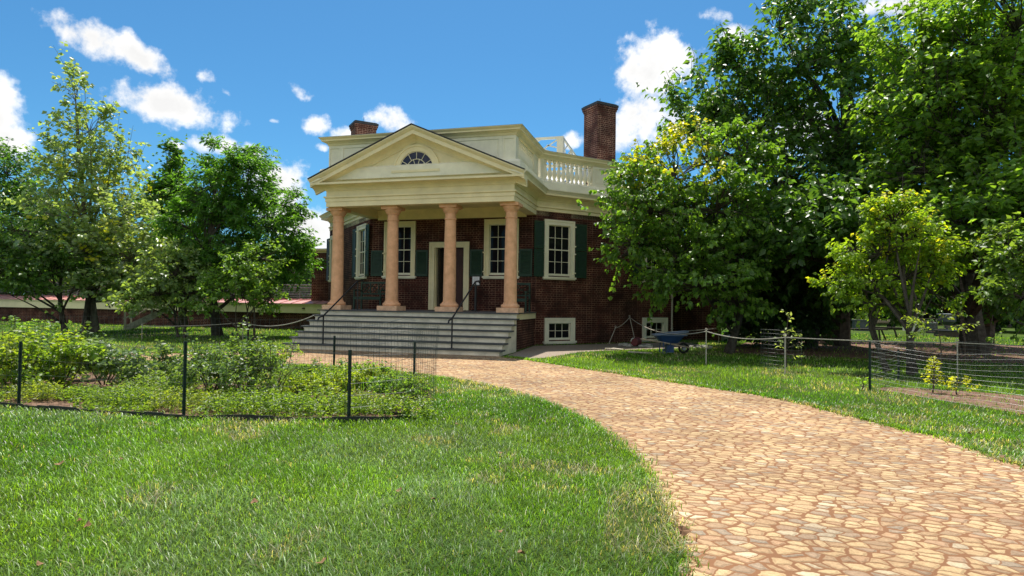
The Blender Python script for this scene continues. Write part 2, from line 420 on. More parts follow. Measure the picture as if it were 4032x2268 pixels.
def path_mat():
    """flat field stones of many sizes set in brown sandy mortar"""
    m_ = bpy.data.materials.new('stone_paving'); m_.use_nodes = True; nt = m_.node_tree; b = nt.nodes['Principled BSDF']; L = nt.links.new
    t = nt.nodes.new('ShaderNodeTexCoord')
    w = nt.nodes.new('ShaderNodeTexNoise'); w.inputs['Scale'].default_value = 13; w.inputs['Detail'].default_value = 3; L(t.outputs['Object'], w.inputs['Vector'])
    ad = nt.nodes.new('ShaderNodeMixRGB'); ad.blend_type = 'LINEAR_LIGHT'; ad.inputs[0].default_value = .022
    L(t.outputs['Object'], ad.inputs[1]); L(w.outputs['Color'], ad.inputs[2])
    mp = nt.nodes.new('ShaderNodeMapping'); mp.inputs['Scale'].default_value = (8.7, 12.8, 0.001); mp.inputs['Rotation'].default_value = (0, 0, .25); L(ad.outputs[0], mp.inputs['Vector'])
    v1 = nt.nodes.new('ShaderNodeTexVoronoi'); v1.feature = 'DISTANCE_TO_EDGE'; v1.voronoi_dimensions = '2D'; v1.inputs['Scale'].default_value = 1; L(mp.outputs[0], v1.inputs['Vector'])
    v2 = nt.nodes.new('ShaderNodeTexVoronoi'); v2.feature = 'F1'; v2.voronoi_dimensions = '2D'; v2.inputs['Scale'].default_value = 1; L(mp.outputs[0], v2.inputs['Vector'])
    for v in (v1, v2): v.inputs['Randomness'].default_value = .92
    sep = nt.nodes.new('ShaderNodeSeparateColor'); L(v2.outputs['Color'], sep.inputs[0])
    r = nt.nodes.new('ShaderNodeValToRGB'); L(sep.outputs[0], r.inputs[0])
    e = r.color_ramp.elements; cols = [(0, (0.300, 0.209, 0.136)), (.18, (0.420, 0.276, 0.153)), (.4, (0.530, 0.373, 0.200)), (.6, (0.560, 0.417, 0.230)), (.76, (0.450, 0.281, 0.162)), (.88, (0.310, 0.247, 0.178)), (1, (0.630, 0.514, 0.332))]
    e[0].position = 0; e[0].color = (*cols[0][1], 1); e[1].position = 1; e[1].color = (*cols[-1][1], 1)
    for p, c in cols[1:-1]:
        q = e.new(p); q.color = (*c, 1)
    gr = nt.nodes.new('ShaderNodeTexNoise'); gr.inputs['Scale'].default_value = 60; gr.inputs['Detail'].default_value = 5; L(t.outputs['Object'], gr.inputs['Vector'])
    rg = nt.nodes.new('ShaderNodeValToRGB'); L(gr.outputs['Fac'], rg.inputs[0]); rg.color_ramp.elements[0].position = .3; rg.color_ramp.elements[1].position = .7
    rg.color_ramp.elements[0].color = (.78, .76, .74, 1); rg.color_ramp.elements[1].color = (1.1, 1.1, 1.1, 1)
    mu = nt.nodes.new('ShaderNodeMixRGB'); mu.blend_type = 'MULTIPLY'; mu.inputs[0].default_value = 1; L(r.outputs[0], mu.inputs[1]); L(rg.outputs[0], mu.inputs[2])
    th = nt.nodes.new('ShaderNodeMath'); th.operation = 'MULTIPLY_ADD'; th.inputs[1].default_value = .13; th.inputs[2].default_value = .03; L(sep.outputs[1], th.inputs[0])
    df = nt.nodes.new('ShaderNodeMath'); df.operation = 'SUBTRACT'; L(v1.outputs['Distance'], df.inputs[0]); L(th.outputs[0], df.inputs[1])
    mr_ = nt.nodes.new('ShaderNodeMapRange')
    rd = nt.nodes.new('ShaderNodeMath'); rd.operation = 'MULTIPLY_ADD'; rd.inputs[1].default_value = -.8; rd.inputs[2].default_value = .555; L(v2.outputs['Distance'], rd.inputs[0])
    mn = nt.nodes.new('ShaderNodeMath'); mn.operation = 'SMOOTH_MIN'; mn.inputs[2].default_value = .08; L(df.outputs[0], mn.inputs[0]); L(rd.outputs[0], mn.inputs[1]); df = mn
    mr_.inputs[1].default_value = -.03; mr_.inputs[2].default_value = .02; L(df.outputs[0], mr_.inputs[0])
    mo = nt.nodes.new('ShaderNodeMixRGB'); L(mr_.outputs[0], mo.inputs[0]); mo.inputs[1].default_value = (.225, .108, .05, 1); L(mu.outputs[0], mo.inputs[2])
    big = nt.nodes.new('ShaderNodeTexNoise'); big.inputs['Scale'].default_value = .7; big.inputs['Detail'].default_value = 4; L(t.outputs['Object'], big.inputs['Vector'])
    rb = nt.nodes.new('ShaderNodeValToRGB'); L(big.outputs['Fac'], rb.inputs[0]); rb.color_ramp.elements[0].color = (.74, .72, .70, 1); rb.color_ramp.elements[1].color = (1.12, 1.12, 1.12, 1)
    rb.color_ramp.elements[0].position = .3; rb.color_ramp.elements[1].position = .7
    mb = nt.nodes.new('ShaderNodeMixRGB'); mb.blend_type = 'MULTIPLY'; mb.inputs[0].default_value = 1; L(mo.outputs[0], mb.inputs[1]); L(rb.outputs[0], mb.inputs[2])
    L(mb.outputs[0], b.inputs['Base Color']); b.inputs['Roughness'].default_value = .8; b.inputs['Specular IOR Level'].default_value = .2
    mh = nt.nodes.new('ShaderNodeMapRange'); mh.inputs[1].default_value = -.02; mh.inputs[2].default_value = .2; L(df.outputs[0], mh.inputs[0]); mh.interpolation_type = 'SMOOTHSTEP'
    hh = nt.nodes.new('ShaderNodeMath'); hh.operation = 'MULTIPLY_ADD'; hh.inputs[1].default_value = .25; L(gr.outputs['Fac'], hh.inputs[0]); L(mh.outputs[0], hh.inputs[2])
    bp = nt.nodes.new('ShaderNodeBump'); bp.inputs['Strength'].default_value = .8; bp.inputs['Distance'].default_value = .014
    L(hh.outputs[0], bp.inputs['Height']); L(bp.outputs[0], b.inputs['Normal'])
    return m_


M['lawn'] = lawn_mat(); M['paving'] = path_mat()

# ------------------------------------------------------------------ ground, path, beds
def smooth_line(pts, n=6):
    """Catmull-Rom through the points"""
    P = [np.array(p, float) for p in pts]; P = [2 * P[0] - P[1]] + P + [2 * P[-1] - P[-2]]; out = []
    for i in range(1, len(P) - 2):
        for k in range(n):
            t = k / n; a, b, c, d = P[i - 1], P[i], P[i + 1], P[i + 2]
            out.append(.5 * (2 * b + (c - a) * t + (2 * a - 5 * b + 4 * c - d) * t * t + (3 * b - a - 3 * c + d) * t ** 3))
    out.append(P[-2]); return out


def sheet(name, poly, z, m_):
    mb = MB(); mb.poly([(p[0], p[1], z) for p in poly]); o = mb.build(name, m_)
    import bmesh
    bm = bmesh.new(); bm.from_mesh(o.data); bmesh.ops.triangulate(bm, faces=bm.faces[:]); bm.normal_update()
    if sum(f.normal.z for f in bm.faces) < 0: bmesh.ops.reverse_faces(bm, faces=bm.faces[:])
    bm.to_mesh(o.data); bm.free()
    return tag(o, kind='structure')


mb = MB(); mb.poly([(-500, -500, 0), (500, -500, 0), (500, 500, 0), (-500, 500, 0)]); tag(mb.build('lawn_ground', M['lawn']), kind='structure')
PATH_IN = smooth_line([(8.0, -26), (8.02, -19), (8.0, -15.5), (7.93, -13.97), (7.85, -13.28), (7.69, -12.34), (7.31, -11.04), (6.64, -9.68), (5.69, -8.31), (4.48, -7.19),
                       (3.2, -6.45), (1.89, -6.0), (.72, -5.76), (-.3, -5.8), (-2.73, -6.12), (-3.92, -6.63), (-6.0, -8.2), (-7.6, -11), (-8, -15), (-8, -26)])
PATH_OUT_R = smooth_line([(14.5, -26), (13.2, -18), (11.9, -13.4), (10.93, -10.71), (10.74, -9.74), (10.1, -8.45), (9.34, -7.04), (7.83, -5.65), (5.67, -3.74), (4.24, -2.42), (3.5, -1.95)])
PATH_OUT_L = smooth_line([(-3.28, -1.86), (-3.3, -2.7), (-4.6, -4.14), (-5.85, -4.95), (-8.7, -7.2), (-10.8, -11), (-11.2, -15), (-11.2, -26)])
def ragged(line, seed, step=.16, amp=.022):
    """the edge re-spaced every step metres and roughened sideways"""
    P = np.array([q[:2] for q in line]); d = np.r_[0, np.cumsum(np.linalg.norm(np.diff(P, axis=0), axis=1))]; n = int(d[-1] / step)
    t = np.linspace(0, d[-1], n); q = np.stack([np.interp(t, d, P[:, 0]), np.interp(t, d, P[:, 1])], 1); g = np.gradient(q, axis=0); g /= np.linalg.norm(g, axis=1, keepdims=True)
    q = q + np.stack([g[:, 1], -g[:, 0]], 1) * np.random.RandomState(seed).normal(size=(n, 1)) * amp
    return [p for p in q]


PATH_IN, PATH_OUT_R, PATH_OUT_L = ragged(PATH_IN, 1), ragged(PATH_OUT_R, 2), ragged(PATH_OUT_L, 3)
PATH = PATH_IN + PATH_OUT_L[::-1] + [np.array((-3.28, -1.70)), np.array((3.40, -1.70))] + PATH_OUT_R[::-1]
sheet('stone_path', PATH, .006, M['paving'])
GRAVEL = [(3.40, -1.69), (4.2, -2.05), (4.55, -1.5), (4.75, -.7), (5.0, .35), (5.7, 1.6), (7.6, 3.4), (9.0, 4.9), (8.0, 7.3), (3.2, 2.6)]
sheet('gravel_strip', GRAVEL, .004, M['gravel'])
BED = smooth_line([(-7.5, -11.3), (-4, -11.45), (-.62, -11.44), (.68, -11.46), (2.2, -11.36), (3.03, -11.15), (4.13, -10.88), (4.66, -10.45), (4.6, -9.6), (4.15, -8.5), (3.3, -7.3), (1.75, -7.0), (-.6, -7.3), (-2.6, -8.0), (-5, -9.3), (-7, -10.4)], 5)
sheet('garden_soil_bed', BED, .008, M['soil'])
BED_R = smooth_line([(11.25, -5.35), (11.75, -6.2), (12.5, -7.5), (13.6, -9.2), (15.2, -8.6), (14.6, -6.7), (13.5, -5.4), (12.3, -4.9), (11.5, -4.95), (11.25, -5.35)], 4)[:-1]
sheet('mulch_bed', BED_R, .008, M['mulch'])
sheet('leaf_litter_ground', [(9.2, 2.4), (14, 1.6), (20, 2.0), (26, 9), (20, 12), (14, 11), (10.4, 8.2)], .004, M['mulch'])

# ------------------------------------------------------------------ the octagonal brick house
HW, YF, S8 = 3.15, 2.91, 6.3
R2 = math.sqrt(.5); A8 = S8 * R2
OCT = [(-HW, YF), (HW, YF), (HW + A8, YF + A8), (HW + A8, YF + A8 + S8), (HW, YF + 2 * A8 + S8), (-HW, YF + 2 * A8 + S8), (-HW - A8, YF + A8 + S8), (-HW - A8, YF + A8)]
PZ, AZ = 1.137, 4.45                                     # porch floor and underside of the architrave
house = thing('brick_house', 'one-storey octagonal dark brick house with cream pedimented portico, stone columns and roof balustrade', 'house', (0, YF, 0))
wallF = [frame(OCT[k], np.array(OCT[(k + 1) % 8]) - np.array(OCT[k])) for k in range(8)]
FRONT, RDIAG, LDIAG, BACKL = wallF[0], wallF[1], wallF[7], wallF[5]


def wall(mb, F, length, z0, z1, holes, depth=.22):
    us = sorted({0, length} | {h[0] for h in holes} | {h[1] for h in holes}); zs = sorted({z0, z1} | {h[2] for h in holes} | {h[3] for h in holes})
    for a, b in zip(us, us[1:]):
        for c, d in zip(zs, zs[1:]):
            if any(h[0] < (a + b) / 2 < h[1] and h[2] < (c + d) / 2 < h[3] for h in holes): continue
            mb.poly([F(a, 0, c), F(b, 0, c), F(b, 0, d), F(a, 0, d)])
    for a, b, c, d in holes:
        for q in (((a, 0, c), (a, -depth, c), (a, -depth, d), (a, 0, d)), ((b, 0, c), (b, 0, d), (b, -depth, d), (b, -depth, c)),
                  ((a, 0, d), (a, -depth, d), (b, -depth, d), (b, 0, d)), ((a, 0, c), (b, 0, c), (b, -depth, c), (a, -depth, c))):
            mb.poly([F(*p) for p in q])


CW = .18                                                  # casing width


def win_hole(u0, u1, z0, z1): return (u0 + CW - .02, u1 - CW + .02, z0 + .09, z1 - CW + .02)


wins_main = [(HW - 2.54, HW - 1.30), (HW + 1.30, HW + 2.54)]          # on the front wall
dz0, dz1 = 2.30, 4.33
wr = [(.31, 1.58, dz0, dz1), (4.77, 6.03, dz0, dz1), (.36, 1.63, .075, .93), (4.77, 6.03, .075, .94)]
wlft = [(S8 - q[1], S8 - q[0], q[2], q[3]) for q in wr]
mb = MB()
for k in range(8):
    holes = []
    if k == 0: holes = [win_hole(a, b, dz0, dz1) for a, b in wins_main] + [(HW - .56, HW + .56, PZ, 3.37)]
    if k == 1: holes = [win_hole(*q) for q in wr]
    if k == 7: holes = [win_hole(*q) for q in wlft]
    if k == 4: holes = [(2.2, 5.6, .1, 1.15)]
    if k == 5: holes = [(1.0, 5.4, .1, 1.15)]
    wall(mb, wallF[k], S8, -.1, 4.6, holes)
mb.build('wall', M['brick'], house)
mb = MB(); mb.prism([(p[0] * .97, 10.5 + (p[1] - 10.5) * .97) for p in OCT], PZ - .05, PZ - .02); mb.build('ground_floor', M['dark'], house)


def shutter(parent, F, u0, u1, z0, z1, o=.045):
    mb = MB(); s = .055
    for a, b in ((u0, u0 + s), (u1 - s, u1)): mb.box(a, b, o, o + .036, z0, z1, F)
    for a, b in ((z0, z0 + .075), (z1 - .065, z1)): mb.box(u0 + s, u1 - s, o + .001, o + .035, a, b, F)
    n = int((z1 - z0 - .14) / .048); h = (z1 - z0 - .14) / n
    for k in range(n):
        z = z0 + .075 + k * h
        c = [(u0 + s, o + .030, z), (u1 - s, o + .030, z), (u1 - s, o + .034, z + .008), (u0 + s, o + .034, z + .008)]
        d = [(u0 + s, o + .004, z + h * 1.08), (u1 - s, o + .004, z + h * 1.08), (u1 - s, o + .010, z + h * 1.16), (u0 + s, o + .010, z + h * 1.16)]
        for q in ((c[0], c[1], c[2], c[3]), (c[3], c[2], d[3][0:3] and d[2], d[3]), (c[0], d[0], d[1], c[1]), (d[0], d[3], d[2], d[1])):
            mb.poly([F(*p) for p in q])
    return mb.build('shutter', M['shutter'], parent)


def window(F, u0, u1, z0, z1, rows, cols=3, shut=None, glass='glass', sill=True):
    mb = MB()
    # casing: two stepped bands round the opening, butted end to end
    zb = z0 + (.055 if sill else 0)
    for (a, b, oo) in ((0, .06, .062), (.06, CW, .045)):
        mb.box(u0 + a, u0 + b, -.02, oo, zb, z1 - a, F); mb.box(u1 - b, u1 - a, -.02, oo, zb, z1 - a, F)
        mb.box(u0 + b, u1 - b, -.02, oo, z1 - b, z1 - a, F)
    if not sill: mb.box(u0 + CW, u1 - CW, -.02, .045, z0, z0 + .11, F)
    if shut:
        for zz in (z0 + .18, z0 + .85, z0 + 1.12, z1 - .22):
            for u in (u0, u1):
                if shut == 'low' and zz > z0 + 1: continue
                mb.box(u - .03, u + .03, .060, .095, zz, zz + .045, F)
    w = mb.build('window', M['cream'] if F is FRONT else M['white'], house)
    if sill:
        mb = MB(); mb.box(u0 - .05, u1 + .05, -.02, .10, z0 - .01, z0 + .05, F); mb.box(u0 - .02, u1 + .02, -.02, .075, z0 - .045, z0 - .01, F); mb.build('sill', M['white'], w)
    a, b = u0 + CW, u1 - CW; c, d = z0 + .09, z1 - CW; zb = c + .075
    mid = (zb + d - .02) / 2 if rows == 4 else None
    mb = MB()
    mb.box(a, b, -.075, -.025, c, zb, F); mb.box(a, a + .03, -.075, -.025, zb, d, F); mb.box(b - .03, b, -.075, -.025, zb, d, F); mb.box(a + .03, b - .03, -.075, -.025, d - .025, d, F)
    g0, g1, h0, h1 = a + .03, b - .03, zb, d - .025
    if mid: mb.box(g0, g1, -.07, -.02, mid - .018, mid + .018, F)
    for k in range(1, cols):
        u = g0 + (g1 - g0) * k / cols; mb.box(u - .008, u + .008, -.066, -.036, h0, h1, F)
    for k in range(1, rows):
        if mid and k == rows // 2: continue
        z = h0 + (h1 - h0) * k / rows; mb.box(g0, g1, -.064, -.038, z - .008, z + .008, F)
    mb.build('sash', M['white'], w)
    mb = MB(); mb.box(a, b, -.060, -.054, c, d, F); mb.build('pane', M[glass], w)
    if shut:
        m_ = z0 + .98
        segs = [(z0 + .04, m_)] if shut == 'low' else [(z0 + .04, m_), (m_ + .02, z1 - .08)]
        for s0, s1 in segs:
            for p, q in ((u0 - .50, u0 - .035), (u1 + .035, u1 + .50)): 
                if F is RDIAG and u0 < 1: p, q = (max(p, -.11), q)
                if F is LDIAG and u1 > S8 - 1: q = min(q, S8 + .11)
                if q - p > .5 - .035 + .01: continue
                shutter(w, F, p, q, s0, s1)
    return w


M['clear'] = bpy.data.materials.new('clear_glass'); M['clear'].use_nodes = True
nt = M['clear'].node_tree; nt.nodes.remove(nt.nodes['Principled BSDF'])
a_ = nt.nodes.new('ShaderNodeBsdfTransparent'); b_ = nt.nodes.new('ShaderNodeBsdfGlossy'); b_.inputs['Roughness'].default_value = .03
c_ = nt.nodes.new('ShaderNodeMixShader'); c_.inputs[0].default_value = .08
nt.links.new(a_.outputs[0], c_.inputs[1]); nt.links.new(b_.outputs[0], c_.inputs[2]); nt.links.new(c_.outputs[0], nt.nodes['Material Output'].inputs['Surface'])
for a, b in wins_main: window(FRONT, a, b, dz0, dz1, 4, 3, 'low')
for k, q in enumerate(wr): window(RDIAG, *q, 4 if k < 2 else 2, 3, 'full' if k < 2 else None, 'clear' if k == 3 else 'glass')
for k, q in enumerate(wlft[:2]): window(LDIAG, *q, 4, 3, 'full')

# door
F = FRONT; c0 = HW
mb = MB()
for (a, b, oo) in ((0, .07, .06), (.07, .20, .045)):
    mb.box(c0 - .755 + a, c0 - .755 + b, -.03, oo, PZ + .01, 3.56 - a, F); mb.box(c0 + .755 - b, c0 + .755 - a, -.03, oo, PZ + .01, 3.56 - a, F)
    mb.box(c0 - .755 + b, c0 + .755 - b, -.03, oo, 3.56 - b, 3.56 - a, F)
mb.box(c0 - .56, c0 - .52, -.2, -.03, PZ + .05, 3.36, F); mb.box(c0 + .52, c0 + .56, -.2, -.03, PZ + .05, 3.36, F); mb.box(c0 - .56, c0 + .56, -.25, .02, PZ + .005, PZ + .06, F)
door = mb.build('door_frame', M['cream'], house)
mb = MB(); mb.box(c0 + .0, c0 + .52, -.17, -.12, PZ + .065, 3.355, F)
for z in (PZ + .2, PZ + .95, PZ + 1.6): mb.box(c0 + .10, c0 + .42, -.122, -.112, z, z + .5, F)
mb.build('door_leaf', M['door'], door)
mb = MB(); mb.box(c0 - .50, c0 - .45, -.70, -.17, PZ + .065, 3.355, F); mb.build('door_leaf', M['wood_dark'], door)
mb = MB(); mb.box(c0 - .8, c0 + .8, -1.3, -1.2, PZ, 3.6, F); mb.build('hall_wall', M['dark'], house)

# entablature (closed round the octagon and the portico)
LOOP = [(-HW, YF), (-HW, 0), (HW, 0), (HW, YF)] + OCT[2:]
mb = MB()
mb.sweep(LOOP, [(-.34, AZ + .30), (-.34, AZ), (0, AZ), (0, AZ + .155), (.022, AZ + .157), (.022, AZ + .27), (.065, AZ + .28), (.065, AZ + .325), (0, AZ + .335), (0, AZ + .505), (.03, AZ + .51),
                (.045, AZ + .55), (.10, AZ + .605), (.18, AZ + .635), (.20, AZ + .65), (.37, AZ + .655), (.37, AZ + .715), (-.05, AZ + .72)], closed=True)
ent = mb.build('entablature', M['cream'], house)
mb = MB()
mb.sweep([(HW, -.37), (HW, YF)] + OCT[2:] + [(-HW, YF), (-HW, -.37)], [(.3, AZ + .717), (.375, AZ + .717), (.385, AZ + .735), (.42, AZ + .775), (.46, AZ + .81), (.465, AZ + .835), (-.1, AZ + .86)])
mb.build('gutter_moulding', M['white'], ent)
mb = MB(); mb.prism([(-HW + .3, .3), (HW - .3, .3), (HW - .3, YF), (-HW + .3, YF)], AZ + .29, AZ + .33); mb.build('portico_ceiling', M['cream'], house)
mb = MB(); mb.box(-HW + .345, HW - .345, YF - .05, YF - .003, AZ - .06, AZ + .12); mb.box(-HW + .345, HW - .345, YF - .075, YF - .003, AZ + .12, AZ + .288); mb.build('portico_frieze', M['cream'], house)

# pediment
ped_z = AZ + .717
mb = MB(); ZA, ZE, XE = 6.80, 5.275, 3.53
mb.prism([(-HW + .02, ped_z), (HW - .02, ped_z), (0, 6.56)], -.14, 0, lambda x, z, y: (x, -y, z))
ped = mb.build('pediment', M['cream'], house)
prof = [(-.05, 0), (.43, 0), (.43, -.035), (.41, -.06), (.375, -.10), (.345, -.125), (.345, -.245), (.20, -.25), (.18, -.265), (.10, -.31), (.045, -.375), (.03, -.39), (.03, -.43), (-.05, -.43)]
mb = MB()
for sgn in (-1, 1):
    rows = [[(sgn * XE, -o, ZE + h) for o, h in prof], [(0, -o, ZA + h) for o, h in prof]]
    n = len(prof)
    for j in range(n - 1): mb.poly([rows[0][j], rows[1][j], rows[1][j + 1], rows[0][j + 1]])
    mb.poly(rows[0])
mb.build('raking_cornice', M['cream'], ped)
mb = MB()
for sgn in (-1, 1):
    a = [(sgn * (XE + .03), y, ZE + h - .01) for y, h in ((-.455, .012), (-.455, .04), (.16, .04), (.16, .012))]
    b = [(0, y, ZA + h + .003) for y, h in ((-.455, .012), (-.455, .04), (.16, .04), (.16, .012))]
    for j in range(4): mb.poly([a[j], b[j], b[(j + 1) % 4], a[(j + 1) % 4]])
    mb.poly(a)
mb.build('portico_roof', M['roofedge'], ped)
# fanlight
fz = 5.515
mb = MB(); N = 28
for k in range(N):
    t0, t1 = math.pi * k / N, math.pi * (k + 1) / N
    for r0, r1, o in ((.575, .72, .045), (.72, .775, .065)):
        q = [(r * math.cos(t), fz + r * math.sin(t)) for r, t in ((r0, t0), (r1, t0), (r1, t1), (r0, t1))]
        mb.prism(q, .0, o, lambda x, z, y: (x, -y, z))
mb.box(-.80, .80, -.12, 0, fz - .09, fz - .015); mb.box(-.775, -.575, -.045, 0, fz - .015, fz); mb.box(.575, .775, -.045, 0, fz - .015, fz)
fan = mb.build('fanlight', M['cream'], ped)
mb = MB(); mb.prism([(.575 * math.cos(math.pi * k / N), fz - .01 + .575 * math.sin(math.pi * k / N)) for k in range(N + 1)], .003, .012, lambda x, z, y: (x, -y, z)); mb.build('pane', M['glass_blue'], fan)
mb = MB()
for r in (.11, .33, .56):
    mb.tube([(r * math.cos(math.pi * k / 20), -.022, fz + r * math.sin(math.pi * k / 20)) for k in range(21)], .011, 4)
for k in range(1, 6): t = math.pi * k / 6; mb.tube([(.33 * math.cos(t), -.022, fz + .33 * math.sin(t)), (.56 * math.cos(t), -.022, fz + .56 * math.sin(t))], .010, 4)
for k in range(1, 5): t = math.pi * k / 5; mb.tube([(.11 * math.cos(t), -.022, fz + .11 * math.sin(t)), (.33 * math.cos(t), -.022, fz + .33 * math.sin(t))], .010, 4)
mb.box(-.57, .57, -.035, -.012, fz - .014, fz + .012); mb.build('glazing_bars', M['white'], fan)

# columns
def column(x, y):
    mb = MB(); h = AZ - PZ
    prof = [(.196, .30)]
    for k in range(0, 13):
        t = k / 12; prof.append((.198 - .027 * t ** 1.7, .30 + (h - .30 - .46) * t))
    mb.lathe((x, y, PZ), prof, 32)
    c = mb.build('column', M['stone'], house, True)
    mb = MB(); mb.box(x - .34, x + .34, y - .34, y + .34, PZ, PZ + .145); b = mb.build('plinth', M['plinth'], c)
    mb = MB(); mb.lathe((x, y, PZ), [(.20, .145), (.27, .147), (.285, .175), (.287, .205), (.272, .235), (.235, .252), (.225, .262), (.225, .285), (.21, .302), (.19, .302)], 32)
    mb.build('base', M['stone'], c, True)
    mb = MB(); z = h - .46
    mb.lathe((x, y, PZ), [(.168, z - .002), (.19, z), (.196, z + .02), (.19, z + .04), (.171, z + .045), (.171, z + .20), (.192, z + .205), (.195, z + .225), (.21, z + .24), (.245, z + .29), (.265, z + .34), (.268, z + .36), (.18, z + .362)], 32)
    a = .285; mb.box(x - a, x + a, y - a, y + a, PZ + z + .362, PZ + h - .003)
    mb.build('capital', M['stone'], c, True)


for k in range(4): column(-2.95 + 5.9 / 3 * k, .43)

# porch floor, steps
mb = MB(); mb.box(-HW - .05, HW + .05, -.04, YF - .004, PZ - .04, PZ); pf = mb.build('porch_floor', M['porchfloor'], house)
mb = MB(); mb.box(-HW - .02, HW + .02, .002, YF - .004, PZ - .22, PZ - .042); mb.build('porch_fascia', M['cream'], pf)
mb = MB(); mb.box(-HW + .03, HW - .03, .02, YF - .004, -.05, PZ - .222); mb.build('porch_base', M['brick'], pf)
st = empty_part('front_steps', house); NR = 7; rh = PZ / NR; td = .292
mb = MB()
for k in range(NR):
    y1 = -td * k; zt = PZ - rh * k - .042
    mb.box(-3.27, 3.27, y1 - .0, (y1 + td if k else .0) - (.001 if k else -.001), 0.0, zt)
    mb.box(-3.285, 3.285, y1 - .012, y1 + .0, zt - .03, zt - .002)
mb.build('riser', M['step'], st)
for k in range(1, NR):
    mb = MB(); y1 = -td * k; mb.box(-3.36, 3.36, y1 - .045, y1 + td - .012, PZ - rh * k - .04, PZ - rh * k); mb.build('tread', M['tread'], st)
mb = MB(); mb.box(-3.36, 3.36, -.05, -.041, PZ - .04, PZ - .002); mb.build('tread', M['tread'], st)

# hand rails on the steps
for x in (-2.13, 1.87):
    mb = MB()
    mb.tube([(x, -1.90, .86), (x, -1.86, .93), (x, -1.62, .985), (x, .30, 2.06), (x, .62, 2.10), (x, .70, 2.04)], .024, 8)
    mb.tube([(x, -1.62, rh), (x, -1.62, .985)], .024, 8); mb.tube([(x, .32, PZ), (x, .32, 2.06)], .022, 8)
    mb.box(x - .05, x + .05, -1.67, -1.57, rh + .001, rh + .012)
    mb.build('handrail', M['black'], st)

# roof balustrade
k_ = .15; yb = .10
BP = [(-HW - A8 + .06, YF + A8 + .3), (-HW, 3.122), (-HW, yb), (HW, yb), (HW, 3.122), (HW + A8 - .06, YF + A8 + .3)]
bal = empty_part('roof_balustrade', house)
mb = MB(); mb.sweep(BP, [(-.28, 5.29), (.20, 5.29), (.20, 5.62), (.18, 5.65), (.12, 5.69), (.06, 5.71), (-.22, 5.72), (-.28, 5.60)]); mb.build('balustrade_base', M['white'], bal)
mb = MB(); mb.sweep(BP, [(-.26, 6.44), (.0, 6.44), (.025, 6.46), (.04, 6.50), (.12, 6.555), (.18, 6.57), (.18, 6.61), (.21, 6.635), (.245, 6.665), (.245, 6.68), (-.05, 6.705), (-.30, 6.67)]); mb.build('balustrade_cap', M['cream'], bal)
mb = MB(); mb.sweep(BP, [(.252, 6.683), (.252, 6.69), (-.05, 6.715), (-.30, 6.68)]); mb.build('cap_flashing', M['copper'], bal)
FB = frame((-HW, yb), (1, 0)); FS = frame((HW, yb), (0, 1)); FD = frame((HW, 3.122), (1, 1)); FSL = frame((-HW, 3.122), (0, -1)); FDL = frame((-HW - A8 + .06, YF + A8 + .3), (1, -1))
LD = math.hypot(A8 - .06, A8 + YF + .3 - 3.122)
zb0, zb1 = 5.715, 6.445


def solid(F, u0, u1, panel=True):
    mb = MB(); mb.box(u0, u1, -.2, -.02, zb0, zb1, F); w = .10 if u1 - u0 > .7 else .05
    mb.box(u0, u0 + w, -.02, 0, zb0, zb1, F); mb.box(u1 - w, u1, -.02, 0, zb0, zb1, F)
    mb.box(u0 + w, u1 - w, -.02, 0, zb1 - .09, zb1, F); mb.box(u0 + w, u1 - w, -.02, 0, zb0, zb0 + .08, F)
    if panel and u1 - u0 > .6: mb.box(u0 + w + .05, u1 - w - .05, -.02, -.008, zb0 + .13, zb1 - .14, F)
    mb.build('parapet_panel', M['white'], bal)


LB = 3.022
solid(FB, .004, .42); solid(FB, .424, 2 * HW - .424); solid(FB, 2 * HW - .42, 2 * HW - .004)
solid(FS, .21, .36); solid(FS, 2.38, LB - .004); solid(FSL, .004, LB - 2.38); solid(FSL, LB - .36, LB - .21)
solid(FD, .09, .24); solid(FD, 2.34, 3.68); solid(FD, LD - .3, LD); solid(FDL, 0, .3); solid(FDL, LD - 3.68, LD - 2.34); solid(FDL, LD - .24, LD - .09)
bprof = [(.070, 0), (.070, .055), (.052, .065), (.044, .10), (.062, .15), (.082, .21), (.086, .26), (.072, .34), (.050, .44), (.042, .52), (.042, .55), (.060, .565), (.060, .58), (.044, .59), (.044, .64), (.07, .655), (.07, .725)]
mb = MB(); mb.lathe((0, 0, zb0), bprof, 12); b0 = mb.build('baluster', M['white'], bal, True); first = True


def put_baluster(F, u):
    global first
    p = F(u, -.10, 0); o = b0 if first else b0.copy()
    if not first: COL.objects.link(o); o.parent = bal
    first = False; o.location = (p[0], p[1], 0)


for k in range(10): put_baluster(FS, .46 + (2.28 - .46) * k / 9)
for k in range(11): put_baluster(FD, .34 + (2.25 - .34) * k / 10)
for k in range(8): put_baluster(FD, 3.86 + 1.9 * k / 7)
for k in range(10): put_baluster(FSL, LB - (.46 + (2.28 - .46) * k / 9))
for k in range(11): put_baluster(FDL, LD - (.34 + (2.25 - .34) * k / 10))

